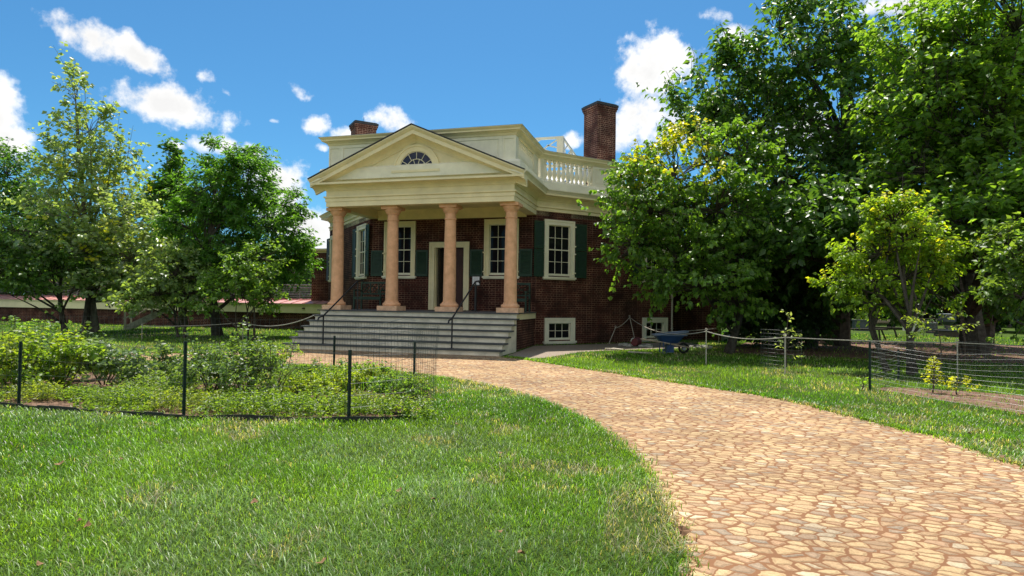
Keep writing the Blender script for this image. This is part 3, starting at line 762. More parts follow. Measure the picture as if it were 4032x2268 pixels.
# main roof with a railed deck
def ring(s): return [(p[0] * s, 10.5 + (p[1] - 10.5) * s) for p in OCT]
mb = MB(); a, b = ring(.93), ring(.42)
for k in range(8):
    q = (k + 1) % 8; mb.poly([(*a[k], 5.34), (*a[q], 5.34), (*b[q], 7.0), (*b[k], 7.0)])
mb.poly([(*p, 7.0) for p in b]); a2 = ring(1.0)
for k in range(8):
    q = (k + 1) % 8; mb.poly([(*a2[k], 5.31), (*a2[q], 5.31), (*a[q], 5.34), (*a[k], 5.34)])
mb.build('roof', M['roof'], house)
mb = MB(); RH = 3.22; RC = (0, 10.5); z0, z1 = 7.05, 8.33
for F, L in ((frame((-RH, 10.5 - RH), (1, 0)), 2 * RH), (frame((RH, 10.5 - RH), (0, 1)), 2 * RH), (frame((RH, 10.5 + RH), (-1, 0)), 2 * RH), (frame((-RH, 10.5 + RH), (0, -1)), 2 * RH)):
    np_ = 3; seg = L / np_
    mb.box(.0, L, -.06, 0, z1 - .10, z1, F); mb.box(0, L, -.06, 0, z0, z0 + .12, F)
    for k in range(np_ + 1):
        u = k * seg; w0, w1 = (0, .27) if k == 0 else ((L - .27, L) if k == np_ else (u - .14, u + .14))
        mb.box(w0, w1, -.065, .004, z0, z1 + .002, F)
    for k in range(np_):
        a, b = k * seg + .2, (k + 1) * seg - .2; c, d = z0 + .12, z1 - .1; w = .022
        def bar(p, q):
            dx, dz_ = q[0] - p[0], q[1] - p[1]; l = math.hypot(dx, dz_); nx, nz_ = -dz_ / l * w, dx / l * w
            mb.prism([(p[0] + nx, p[1] + nz_), (p[0] - nx, p[1] - nz_), (q[0] - nx, q[1] - nz_), (q[0] + nx, q[1] + nz_)], -.045, -.012, lambda x, z, y: F(x, y, z))
        W_, H_ = b - a, d - c
        bar((a, c + H_ * .0), (b, d)); bar((a + W_ * .42, d - H_ * .58), (b, c)); bar((a, c + H_ * .55), (a + W_ * .55, d)); bar((a + W_ * .55, c), (b, c + H_ * .33))
        bar((a, d), (a + W_ * .35, c + H_ * .38)); bar((a + W_ * .62, d - H_ * .36), (b, d - H_ * .62)); bar((a + W_ * .72, d - H_ * .22), (b, d - H_ * .36)); bar((a, c + H_ * .28), (a + W_ * .3, c))
mb.build('roof_railing', M['white'], house)


def chimney(N, wr_, wl_, ztop):
    r = np.array((1, 1)) * R2; l = np.array((-1, 1)) * R2; N = np.array(N)
    def quad(e): return [N - r * e - l * e, N + r * (wr_ + e) - l * e, N + r * (wr_ + e) + l * (wl_ + e), N - r * e + l * (wl_ + e)]
    mb = MB(); mb.prism(quad(0), 5.3, ztop - .30); mb.prism(quad(.025), ztop - .30, ztop - .22); mb.prism(quad(.055), ztop - .22, ztop - .13)
    c = mb.build('chimney', M['brick_old'], house)
    mb = MB(); mb.prism(quad(.075), ztop - .13, ztop - .04); mb.prism(quad(.02), ztop - .04, ztop); mb.build('chimney_cap', M['roofedge'], c)
    mb = MB(); mb.prism(quad(.06), 6.4, 6.78 if N[0] > 0 else 6.6); mb.build('chimney_flashing', M['copper'], c)
    p = N + r * wr_ * .5 + l * wl_ * .5; mb = MB(); mb.tube([(p[0], p[1], ztop), (p[0], p[1], ztop + .30)], .008, 4); mb.build('lightning_rod', M['black'], c)


chimney((4.753, 6.3), .91, .89, 9.36); chimney((-5.717, 6.2), .92, .78, 9.27)
chimney((5.45, 14.0), .9, .9, 7.6 + .02)
# stair pavilions on the two sides, down pipe
for sgn in (1, -1):
    xa, xb = sgn * (HW + A8 + .003), sgn * 9.52
    x0, x1 = min(xa, xb), max(xa, xb)
    mb = MB(); mb.box(x0, x1, 8.9, 12.1, -.1, 3.74); pv = mb.build('stair_pavilion', M['brick'], house)
    mb = MB(); mb.box(x0 - (.02 if sgn < 0 else 0), x1 + (.02 if sgn > 0 else 0), 8.88, 12.12, 3.742, 3.85)
    mb.box(x0 - (.14 if sgn < 0 else 0), x1 + (.14 if sgn > 0 else 0), 8.76, 12.24, 3.852, 3.94); mb.build('pavilion_cornice', M['cream'], pv)
    mb = MB(); mb.prism([(8.74, 3.943), (12.26, 3.943), (10.5, 4.35)], x0 - (.16 if sgn < 0 else 0), x1 + (.16 if sgn > 0 else 0), lambda y, z, x: (x, y, z)); mb.build('pavilion_roof', M['roof'], pv)
mb = MB(); p = RDIAG(S8 - .06, .06, 0); mb.tube([(p[0], p[1], .02), (p[0], p[1], 4.3)], .035, 8)
for z in (.5, 1.9, 3.4): mb.box(p[0] - .05, p[0] + .05, p[1] - .05, p[1] + .05, z, z + .03)
mb.build('downspout', M['stake'], house)

# ------------------------------------------------------------------ terrace wing on the left
wing = thing('terrace_wing', 'long low brick wing with cream fascia and pinkish terrace roof left of the house', 'terrace', (-20, 8.2, 0))
XW0, XW1, YW = -42.0, -7.64, 8.2
mb = MB(); mb.box(XW0, XW1, YW + .12, 13, -.1, .80); mb.build('wall', M['brick'], wing)
mb = MB(); mb.box(XW0, XW1, YW, 13, .802, 1.17); mb.box(XW0, XW1, YW - .05, 13, 1.172, 1.235); mb.build('fascia', M['cream'], wing)
mb = MB(); mb.prism([(YW - .09, 1.238), (YW + 2.6, 1.238), (YW + 2.6, 1.47), (YW + .7, 1.40), (YW - .09, 1.262)], XW0, XW1, lambda y, z, x: (x, y, z)); rf = mb.build('terrace_roof', M['pink'], wing)
mb = MB()
x = XW1 - .6
while x > XW0:
    mb.prism([(YW - .095, 1.264), (YW + .7, 1.403), (YW + 2.6, 1.473), (YW + 2.6, 1.50), (YW + .7, 1.43), (YW - .095, 1.285)], x, x + .025, lambda y, z, x_: (x_, y, z)); x -= .62
mb.build('roof_seams', M['pink'], rf)
mb = MB(); mb.box(-.05, .05, -.10, 0, 0, .06); s0 = mb.build('drain_spout', M['wood_dark'], wing); s0.location = (XW1 - 1.8, YW - .0, 1.0)
for k in range(1, 40):
    o = s0.copy(); COL.objects.link(o); o.parent = wing; o.location = (XW1 - 1.8 - .62 * k, YW - .0, 1.0)
for (yy, xa, xb, za) in ((YW + 1.1, XW0, -9.6, 2.06), (YW + 2.4, XW0, -9.6, 2.22)):
    rl = empty_part('terrace_railing', wing)
    mb = MB(); mb.tube([(xa, yy, za), (xb if za < 2.1 else -7.7, yy, za)], .03, 6); mb.build('top_rail', M['wire_light'], rl)
    mb = MB()
    for k in range(7): mb.tube([(xa, yy, 1.52 + k * .085), (xb, yy, 1.52 + k * .085)], .006, 4)
    mb.build('cables', M['wire_light'], rl)
    mb = MB(); mb.tube([(0, 0, 1.4), (0, 0, za)], .022, 6); p0 = mb.build('railing_post', M['wire_light'], rl); p0.location = (-9.66, yy, 0)
    for k in range(1, 20):
        o = p0.copy(); COL.objects.link(o); o.parent = rl; o.location = (-9.66 - .93 * k * (1 if za < 2.1 else 1.8), yy, 0)

# ------------------------------------------------------------------ vegetation
def norm(a): return a / (np.linalg.norm(a, axis=-1, keepdims=True) + 1e-9)


def leaves_on(rng, P0, P1, per, size, asp, droop, cols, colvar=.25, spread=.5, fold=.16, start=.12, shootcol=None, flat=.7):
    """leaves along shoots P0->P1: returns vertices, triangles, tints"""
    n = len(P0); t = start + (1 - start) * rng.random((n, per)) ** .8
    D = P1 - P0; Ld = np.linalg.norm(D, axis=1, keepdims=True); Dn = D / (Ld + 1e-9)
    B = P0[:, None] + D[:, None] * t[..., None]
    side = rng.normal(size=(n, per, 3)); side -= (side * Dn[:, None]).sum(-1, keepdims=True) * Dn[:, None]; side = norm(side)
    side[..., 2] *= .6
    ld = norm(side * (.55 + spread * .6) + Dn[:, None] * .5 + np.array((0, 0, -droop)))
    L = size * (.6 + .6 * rng.random((n, per, 1)))
    upv = norm(np.array((0, 0, 1.0)) * flat + rng.normal(size=(n, per, 3)) * .55)
    s = norm(np.cross(ld, upv)); nr = np.cross(s, ld)
    b = B + side * size * .15; tip = b + ld * L - nr * L * .10
    mid = b + ld * L * .45; w = L * asp * .5
    a1 = mid + s * w + nr * w * fold * 2; a2 = mid - s * w + nr * w * fold * 2
    V = np.stack([b, a1, tip, a2], 2).reshape(-1, 3); m_ = n * per
    i = np.arange(m_)[:, None] * 4; F = np.concatenate([i + np.array([[0, 1, 2]]), i + np.array([[0, 2, 3]])], 1).reshape(-1, 3)
    cols = np.array(cols); k = rng.random((n, per, 1)); ks = rng.random((n, 1, 1))
    mixv = np.clip(.5 * k + .5 * ks, 0, 1)
    if len(cols) == 2: c = cols[0] * (1 - mixv) + cols[1] * mixv
    else:
        idx = rng.choice(len(cols), size=(n, per)); c = cols[idx]
    if shootcol is not None: c = np.where(shootcol[:, None, None] < .5, c, np.array(shootcol_pal)[None, None])
    c = np.minimum(c * 1.25, .6) * (1 + colvar * (rng.random((n, per, 1)) * 2 - 1)) * (1 + .18 * (rng.random((n, 1, 1)) * 2 - 1))
    return V, F, np.repeat(c.reshape(-1, 3), 4, 0)


shootcol_pal = (.30, .30, .025)


def shoots_in(rng, centre, rad, n, length, up=.35, out=.8, jit=.6, shell=.45, cl=9.0):
    """shoots gathered in sprays over an ellipsoid, so that the crown shows lit tops, dark hollows and a ragged rim"""
    rad = np.array(rad); nc = max(3, int(n / cl)); d = norm(rng.normal(size=(nc, 3))); r = shell + (1 - shell) * rng.random((nc, 1)) ** .6
    cc_ = d * r; k = rng.randint(nc, size=n); off = rng.normal(size=(n, 3)) * np.array((.20, .20, .11))
    p = cc_[k] + off; p0 = np.array(centre) + p * rad * .88
    dr = norm(norm(p) * out + np.array((0, 0, up)) + rng.normal(size=(n, 3)) * jit * .5)
    ln = length * (.5 + .6 * rng.random((n, 1))) * np.where(rng.random((n, 1)) < .10, 1.7, 1)
    return p0, p0 + dr * ln


def join(parts):
    V, F, C, o = [], [], [], 0
    for v, f, c in parts: V.append(v); F.append(f + o); C.append(c); o += len(v)
    return np.concatenate(V), np.concatenate(F), np.concatenate(C)


def bend(a, b, sag, rng, n=5):
    a, b = np.array(a, float), np.array(b, float); out = []
    j = rng.normal(size=3) * np.linalg.norm(b - a) * .05
    for k in range(n + 1):
        t = k / n; out.append(a + (b - a) * t + j * math.sin(math.pi * t) + np.array((0, 0, sag)) * math.sin(math.pi * t) * np.linalg.norm(b - a))
    return out


def tree(name, label, cat, base, blobs, seed, trunk_r=.16, height=None, stems=1, leaf=.16, asp=.75, droop=.45, per=12, dens=1.0, shoot=.75, cols=((.05, .10, .02), (.09, .15, .03)),
         bark='bark', group=None, leafmat='leaf', up=.35, tops=(), lean=(0, 0), yellow=0.0, yellow_h=0.0, yellow_z=None, flat=.7, fork=.35, colvar=.25, twig=.010, cl=9.0):
    """blobs: (centre xyz, radii xyz, number of shoots)"""
    rng = np.random.RandomState(seed); base = np.array(base, float)
    t = thing(name, label, cat, base, 0, group)
    top = np.array(max([b[0] for b in blobs], key=lambda c: c[2]), float) if height is None else np.array((base[0] + lean[0], base[1] + lean[1], base[2] + height))
    mb = MB(); stemlines = []
    for s in range(stems):
        off = np.array((0, 0, 0)) if stems == 1 else np.array((math.cos(s * 2.4) * .22, math.sin(s * 2.4) * .22, 0)) * (1 + .3 * s)
        tt = top + (0 if s == 0 else 1) * np.array((math.cos(s * 2.4) * 1.0, math.sin(s * 2.4) * .8, -.8 * s))
        pts = bend(base + off - np.array((0, 0, .1)), tt, 0.0, rng, 8); n = len(pts)
        rr = [trunk_r * (1.35 if k == 0 else 1) * (1 - .93 * k / (n - 1)) / (1 if stems == 1 else 1.5) for k in range(n)]
        mb.tube(pts, rr, 8); stemlines.append(pts)
    parts = []
    for c, r, nsh in blobs:
        c = np.array(c, float); r = np.array(r, float)
        line = stemlines[rng.randint(len(stemlines))]
        zt = base[2] + max(.12 * (top[2] - base[2]), (c[2] - base[2]) * (1 - fork) - .2 * r[2])
        k = min(range(len(line)), key=lambda i: abs(line[i][2] - zt)); k = max(1, min(k, len(line) - 2))
        p = line[k]; q = c - np.array((0, 0, .25 * r[2]))
        rad0 = trunk_r * .5 * (1 - .7 * k / len(line)); mb.tube(bend(p, q, .04, rng, 5), [rad0 * (1 - .8 * i / 5) for i in range(6)], 6)
        P0, P1 = shoots_in(rng, c, r, int(nsh * dens), shoot, up, cl=cl)
        for i in range(0, len(P0), 3):
            a = q + (P0[i] - q) * .15 * rng.random(); mb.tube([a, (a + P0[i]) / 2 + rng.normal(size=3) * .06 * r[2], P0[i]], [twig * 1.8, twig * 1.3, twig], 3, False)
        for i in range(0, len(P0), 2): mb.tube([P0[i], P1[i]], [twig, twig * .4], 3, False)
        sc = None
        if yellow > 0:
            hfrac = (P0[:, 2] - c[2]) / (r[2] + 1e-6); sc = ((rng.random(len(P0)) < yellow) & (hfrac > yellow_h)).astype(float)
            if yellow_z: sc = ((rng.random(len(P0)) < yellow) & (P0[:, 2] > yellow_z + .6 * rng.normal(size=len(P0))) & ((P0 - np.array(blobs[0][0])) @ np.array(_r) < 1.2)).astype(float)
        parts.append(leaves_on(rng, P0, P1, per, leaf, asp, droop, cols, colvar, shootcol=sc, flat=flat))
    for (p0, p1, nl) in tops:                              # single upright shoots above the crown
        P0, P1 = np.array([p0], float), np.array([p1], float); mb.tube([p0, p1], [twig * 1.5, twig * .5], 4)
        parts.append(leaves_on(rng, P0, P1, nl, leaf, asp, droop, cols, colvar, flat=flat))
    V, F, C = join(parts)
    np_mesh('crown', V, F, M[leafmat], t, C)
    mb.build('trunk', M[bark], t, True)
    return t


def blob(x, y, rx, ry, D, n, dd=0.0, rd=None):
    """crown lobe seen at (x, y) of the 2576 px wide view, rx / ry px wide, standing at distance D + dd"""
    c = at(x, y, D + dd); dv = c - CAM; fwd = -np.array([_b[0], _b[1], _b[2]]); dep = float(np.dot(dv, fwd)); s = K / FPX * dep
    return (c, (rx * s, (rd if rd else rx * s), ry * s), n)


# --- right of the house
D = 21.5
tree('broadleaf_tree', 'bushy tree with heart-shaped leaves, yellow near its top, hiding the right side of the house', 'tree', (9.3, 2.2, 0),
     [blob(1700, 430, 110, 75, 18.75, 150), blob(1780, 390, 110, 90, 19.57, 130), blob(1640, 520, 120, 70, 18.56, 170), blob(1800, 510, 120, 90, 18.75, 170), blob(1590, 600, 80, 45, 18.38, 110),
      blob(1700, 640, 110, 60, 18.38, 150), blob(1610, 480, 70, 40, 18.75, 80), blob(1850, 620, 110, 80, 19.11, 150), blob(1740, 560, 120, 80, 19.66, 130), blob(1660, 700, 70, 30, 18.56, 50), blob(1560, 640, 50, 30, 18.38, 40), blob(1870, 400, 60, 60, 19.57, 60), blob(1760, 710, 120, 45, 18.4, 130), blob(1840, 740, 80, 40, 18.8, 80), blob(1660, 600, 110, 60, 19.6, 120), blob(1780, 620, 120, 70, 19.8, 140)],
     11, .13, leaf=0.141, asp=.86, droop=.75, per=13, shoot=0.637, cols=((.055, .125, .02), (.125, .21, .032)), leafmat='leaf_shiny', yellow=.75, yellow_z=at(1680, 425, 19.3)[2], fork=.55, height=5.5)
tree('tall_tree', 'tallest dark green tree with large drooping leaves and upright top shoots, right of the chimney', 'tree', (13.6, 8.4, 0),
     [blob(1900, 300, 150, 130, 23.76, 190), blob(2020, 150, 140, 110, 23.76, 170), blob(1960, 60, 60, 60, 23.76, 60), blob(2110, 110, 60, 90, 24.20, 80), blob(1800, 260, 100, 80, 23.23, 110), blob(1740, 320, 60, 60, 23.23, 60), blob(2120, 300, 150, 140, 23.76, 190), blob(1960, 450, 190, 130, 23.76, 230),
      blob(2130, 480, 150, 120, 23.76, 180), blob(1900, 200, 80, 80, 23.32, 80), blob(2020, 600, 190, 90, 24.20, 180), blob(1860, 170, 50, 45, 23.32, 35), blob(2200, 210, 70, 90, 24.64, 90), blob(1930, 690, 130, 70, 23.41, 110), blob(2180, 620, 120, 80, 24.64, 110), blob(2240, 360, 70, 120, 24.0, 120), blob(2230, 500, 90, 80, 24.2, 110), blob(2060, 700, 120, 60, 24.2, 110), blob(1850, 560, 110, 80, 23.6, 110), blob(2250, 250, 50, 80, 24.2, 70), blob(2000, 680, 140, 60, 23.4, 170), blob(2120, 710, 120, 50, 23.0, 140), blob(2200, 680, 90, 60, 23.6, 110), blob(1900, 640, 100, 60, 23, 110), blob(2130, 590, 110, 50, 19.8, 150), blob(2040, 640, 110, 50, 19.6, 150), blob(1960, 560, 110, 60, 20, 140)],
     12, .42, leaf=0.238, asp=.62, droop=.75, per=13, shoot=1.100, cols=((.04, .095, .02), (.085, .155, .03)), leafmat='leaf_shiny', up=.5, fork=.4, twig=.014, height=13,
     tops=[(at(1945, 60, 23.76), at(1930, 5, 23.76), 16), (at(1990, 50, 23.76), at(1985, -5, 23.76), 16), (at(2030, 60, 23.76), at(2045, 0, 23.76), 18), (at(1840, 130, 23.32), at(1815, 65, 23.32), 12), (at(2160, 90, 24.20), at(2180, 45, 24.20), 14), (at(2110, 40, 24.20), at(2110, -5, 24.20), 16), (at(1715, 330, 23.23), at(1665, 290, 23.23), 10), (at(1720, 200, 23.23), at(1690, 170, 23.23), 8), (at(2285, 60, 23.76), at(2290, 8, 23.76), 14)])
tree('spreading_tree', 'big spreading bright green tree filling the top right corner, dark leaning trunk', 'tree', (16.9, 5.2, 0),
     [blob(2330, 190, 130, 120, 20.00, 190), blob(2470, 120, 140, 120, 20.00, 200), blob(2560, 60, 130, 110, 19.60, 150), blob(2390, 320, 150, 110, 20.00, 210), blob(2520, 280, 130, 130, 20.00, 180), blob(2440, 440, 170, 80, 20.40, 200), blob(2580, 430, 130, 110, 20.00, 160), blob(2310, 420, 90, 70, 20.00, 110), blob(2270, 110, 55, 70, 20.80, 70), blob(2680, 200, 150, 170, 20.00, 150), blob(2500, 540, 150, 60, 21.60, 120), blob(2350, 540, 120, 60, 22.40, 110), blob(2390, 40, 60, 60, 20.40, 70), blob(2260, 300, 60, 90, 20.4, 80), blob(2440, 230, 120, 120, 21.6, 150), blob(2560, 180, 110, 110, 21, 130), blob(2480, 620, 140, 50, 21.5, 110), blob(2620, 580, 110, 70, 20.5, 90), blob(2320, 610, 110, 50, 22.4, 90), blob(2850, 350, 160, 190, 20, 170), blob(2400, 545, 140, 50, 18.6, 150), blob(2530, 540, 130, 55, 18.4, 150), blob(2640, 520, 120, 70, 18.4, 140)],
     13, .34, leaf=0.188, asp=.6, droop=.55, per=13, shoot=0.920, cols=((.075, .15, .024), (.15, .24, .04)), up=.45, fork=.45, twig=.013, height=11, lean=(1.2, .4))
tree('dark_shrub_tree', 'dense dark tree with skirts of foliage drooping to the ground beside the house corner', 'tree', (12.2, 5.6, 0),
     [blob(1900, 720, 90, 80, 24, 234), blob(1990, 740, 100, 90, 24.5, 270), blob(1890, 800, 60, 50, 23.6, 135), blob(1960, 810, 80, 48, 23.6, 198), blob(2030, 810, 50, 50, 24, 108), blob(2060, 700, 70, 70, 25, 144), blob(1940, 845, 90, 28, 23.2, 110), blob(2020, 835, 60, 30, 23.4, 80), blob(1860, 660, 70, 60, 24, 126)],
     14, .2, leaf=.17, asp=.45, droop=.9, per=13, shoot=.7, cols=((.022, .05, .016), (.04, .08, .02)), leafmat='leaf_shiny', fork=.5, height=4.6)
tree('dogwood', 'small yellow-green dogwood with several slender stems standing in front of the dark trees', 'tree', at(2272, 905, 15.9) * (1, 1, 0),
     [blob(2250, 555, 75, 45, 15.91, 85), blob(2215, 630, 65, 40, 15.83, 75), blob(2300, 600, 70, 50, 16.15, 85), blob(2150, 620, 42, 22, 15.76, 34), blob(2120, 718, 42, 15, 15.68, 24), blob(2190, 700, 65, 34, 15.83, 64), blob(2280, 690, 80, 45, 16.15, 85), blob(2350, 650, 45, 40, 16.22, 44), blob(2240, 525, 45, 26, 15.99, 40), blob(2200, 760, 60, 24, 15.83, 34), blob(2350, 730, 46, 30, 16.38, 32)],
     15, .11, stems=3, dens=1.4, leaf=0.105, asp=.62, droop=.6, per=12, shoot=0.390, cols=((.11, .19, .02), (.20, .28, .03)), bark='bark', yellow=.22, yellow_h=.2, fork=.6, height=4.4)
tree('edge_shrub_tree', 'pale leaved small tree cut off by the right edge of the view', 'tree', gnd(2640, 905),
     [blob(2550, 640, 50, 40, 15.5, 60), blob(2570, 740, 50, 40, 15.5, 60), blob(2640, 690, 90, 90, 15.8, 130), blob(2530, 590, 22, 14, 15.5, 14), blob(2520, 735, 26, 14, 15.4, 18), blob(2600, 800, 60, 30, 15.6, 40)],
     16, .09, leaf=.12, asp=.66, droop=.4, per=11, shoot=.42, cols=((.07, .125, .03), (.12, .18, .045)), fork=.5, height=3.6)
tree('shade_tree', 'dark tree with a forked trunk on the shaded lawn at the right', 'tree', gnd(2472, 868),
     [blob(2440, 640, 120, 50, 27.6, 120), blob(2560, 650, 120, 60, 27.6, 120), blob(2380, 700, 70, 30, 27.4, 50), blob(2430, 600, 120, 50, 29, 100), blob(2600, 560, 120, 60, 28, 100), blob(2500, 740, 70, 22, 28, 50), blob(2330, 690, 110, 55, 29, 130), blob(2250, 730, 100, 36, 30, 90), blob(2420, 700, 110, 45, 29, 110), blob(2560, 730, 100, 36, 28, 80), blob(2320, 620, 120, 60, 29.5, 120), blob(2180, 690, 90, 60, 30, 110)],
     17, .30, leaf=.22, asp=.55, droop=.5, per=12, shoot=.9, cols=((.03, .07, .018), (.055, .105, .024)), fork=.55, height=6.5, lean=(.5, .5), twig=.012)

# --- left of the house
tree('slender_tree', 'tall slender silvery-green tree with a thin pale trunk and a narrow pointed top', 'tree', gnd(238, 837),
     [blob(190, 240, 26, 50, 29, 24), blob(225, 320, 48, 48, 29, 50), blob(205, 400, 70, 46, 29, 70), blob(280, 380, 48, 50, 29.3, 42), blob(240, 470, 100, 50, 29, 95), blob(320, 480, 46, 60, 29.4, 45), blob(180, 540, 100, 50, 28.6, 95), blob(290, 560, 95, 55, 28.4, 100), blob(230, 620, 120, 50, 28.4, 115), blob(150, 640, 70, 50, 28.2, 62), blob(330, 640, 90, 50, 28, 92), blob(200, 720, 90, 36, 28.2, 58), blob(380, 690, 90, 46, 27.6, 95), blob(430, 730, 60, 35, 27.4, 60), blob(140, 430, 40, 22, 28.8, 20), blob(320, 745, 60, 26, 27.8, 32), blob(440, 690, 70, 50, 26.6, 90), blob(420, 755, 70, 26, 26.4, 60), blob(360, 620, 60, 40, 28, 50)],
     21, .15, leaf=.19, asp=.72, droop=.35, per=11, shoot=.85, cols=((.12, .18, .085), (.24, .30, .14)), bark='bark_pale', leafmat='leaf_silver', cl=3.5, up=.6, fork=.45, dens=1.1, yellow=.03, yellow_h=-1, flat=.45, twig=.009,
     tops=[(at(195, 230, 29), at(188, 160, 29), 15), (at(215, 260, 29), at(212, 195, 29), 12), (at(180, 230, 29), at(130, 205, 29), 9), (at(240, 330, 29), at(262, 240, 29), 12), (at(290, 370, 29), at(300, 290, 29), 12), (at(170, 340, 29), at(108, 318, 29), 10), (at(320, 400, 29), at(335, 315, 29), 11), (at(150, 410, 29), at(95, 385, 29), 9), (at(335, 430, 29), at(368, 360, 29), 10)])
tree('feathery_tree', 'feathery-leaved locust tree with a dark trunk just left of the house', 'tree', gnd(548, 845),
     [blob(600, 420, 60, 36, 26, 85), blob(530, 460, 75, 45, 26, 120), blob(620, 460, 80, 50, 26, 130), blob(520, 500, 80, 55, 26, 125), blob(600, 550, 120, 60, 26.4, 190), blob(680, 560, 70, 50, 25.6, 100), blob(720, 630, 55, 55, 25.4, 90), blob(540, 600, 95, 60, 26.4, 150), blob(650, 650, 90, 55, 26, 130), blob(745, 690, 34, 36, 25.2, 44), blob(480, 560, 50, 60, 26, 70), blob(700, 510, 50, 26, 25.8, 44), blob(590, 378, 36, 18, 26, 28), blob(520, 690, 80, 40, 26, 90)],
     22, .17, leaf=.19, asp=.34, droop=.35, per=24, shoot=.75, cols=((.04, .11, .02), (.09, .19, .03)), up=-.05, dens=1.15, fork=.4, height=6.8, flat=.8)
tree('bright_shrub', 'bright leafy shrub growing at the foot of the feathery-leaved tree', 'shrub', at(625, 850, 23.2) * (1, 1, 0),
     [blob(640, 690, 65, 45, 23.2, 130), blob(600, 740, 65, 35, 23.2, 110), blob(680, 740, 40, 30, 23, 60), blob(550, 740, 60, 45, 23.5, 80), blob(660, 645, 40, 24, 23.2, 40)],
     23, .07, stems=3, leaf=.135, asp=.7, droop=.45, per=12, shoot=.5, cols=((.08, .15, .03), (.14, .23, .045)), leafmat='leaf_shiny', fork=.6, height=2.6)
tree('pale_tree', 'low pale-leaved tree spreading in the sun between the slender tree and the feathery tree', 'tree', at(452, 850, 25.0) * (1, 1, 0),
     [blob(440, 690, 62, 36, 24.8, 110), blob(400, 735, 62, 32, 24.6, 90), blob(480, 730, 55, 34, 24.8, 85), blob(430, 650, 50, 28, 25, 60), blob(350, 760, 50, 20, 24.6, 45), blob(500, 690, 44, 26, 25, 45)],
     29, .08, stems=2, leaf=.145, asp=.7, droop=.45, per=12, shoot=.5, cols=((.11, .17, .06), (.20, .27, .10)), leafmat='leaf_silver', fork=.6, height=2.7, cl=5)
tree('conical_tree', 'narrow conical green tree rising between the slender tree and the feathery tree', 'tree', (-15.6, 7.3, 0),
     [blob(420, 410, 22, 40, 31.5, 90), blob(420, 470, 33, 40, 31.5, 170), blob(415, 540, 62, 50, 31.5, 220), blob(420, 620, 75, 55, 31.5, 230), blob(425, 700, 80, 50, 31.5, 220)],
     24, .2, leaf=.20, asp=.6, droop=.4, per=12, shoot=.6, cols=((.05, .115, .022), (.085, .165, .03)), up=.7, fork=.3)
tree('round_tree', 'wide dark green tree rising over the terrace at the left edge', 'tree', (-32, 13.6, 0),
     [blob(20, 430, 75, 55, 47, 110), blob(90, 490, 75, 60, 47, 120), blob(-60, 470, 110, 90, 47, 140), blob(40, 560, 120, 70, 47, 170), blob(130, 590, 70, 55, 46, 90), blob(-40, 640, 140, 80, 47, 140), blob(80, 660, 110, 60, 46, 120), blob(10, 385, 40, 20, 47, 26), blob(-180, 560, 140, 160, 47, 140)],
     25, .35, leaf=.27, asp=.55, droop=.5, per=13, shoot=1.1, cols=((.035, .09, .022), (.065, .135, .03)), fork=.4, height=9.5, twig=.014)
tree('low_tree', 'low spreading tree with dark forked trunk at far left before the terrace', 'tree', gnd(167, 842),
     [blob(50, 640, 80, 36, 28, 100), blob(20, 690, 90, 36, 27.6, 100), blob(120, 690, 75, 30, 27.6, 80), blob(70, 590, 60, 30, 28.4, 50), blob(-60, 660, 90, 60, 28, 100), blob(200, 690, 60, 26, 28, 45), blob(30, 740, 60, 16, 27.5, 26)],
     26, .11, leaf=.17, asp=.6, droop=.5, per=12, shoot=.7, cols=((.05, .105, .025), (.09, .155, .035)), fork=.6, height=3.3)
tree('low_tree', 'low shady tree with a stout dark trunk beside the slender silvery tree', 'tree', gnd(212, 838),
     [blob(270, 690, 60, 26, 29.5, 45), blob(340, 700, 60, 26, 29.4, 45), blob(230, 665, 80, 34, 30, 65), blob(160, 650, 60, 30, 30, 45)],
     27, .15, leaf=.17, asp=.6, droop=.5, per=12, shoot=.7, cols=((.04, .085, .022), (.07, .125, .03)), fork=.5, height=3.2)
tree('distant_round_tree', 'small round-topped tree far behind, between the feathery tree and the house', 'tree', (-19.5, 36, 0),
     [blob(782, 622, 24, 18, 60, 45), blob(760, 650, 46, 26, 60, 80), blob(800, 655, 34, 26, 60, 60), blob(735, 690, 60, 40, 60, 90), blob(790, 700, 60, 40, 60, 90)],
     28, .2, leaf=.30, asp=.6, droop=.4, per=11, shoot=.8, cols=((.05, .10, .03), (.085, .15, .04)), fork=.4, twig=.015)

# --- far tree belt: two kinds built once, copied along the edge of the grounds
def belt_tree(name, label, seed, cols, h):
    rng = np.random.RandomState(seed); bl = []
    for k in range(11):
        an = rng.random() * 6.28; rr = rng.random() * 2.6; z = 2.2 + (h - 4) * rng.random()
        bl.append(((rr * math.cos(an), rr * math.sin(an), z), (2.4, 2.4, 1.7), 55))
    bl.append(((0, 0, h - 1.5), (1.8, 1.8, 1.5), 45))
    return tree(name, label, 'tree', (0, 0, 0), bl, seed, .35, leaf=.5, asp=.7, droop=.5, per=9, shoot=1.5, cols=cols, fork=.4, height=h - 2, group='trees along the far edge of the grounds', twig=.02)


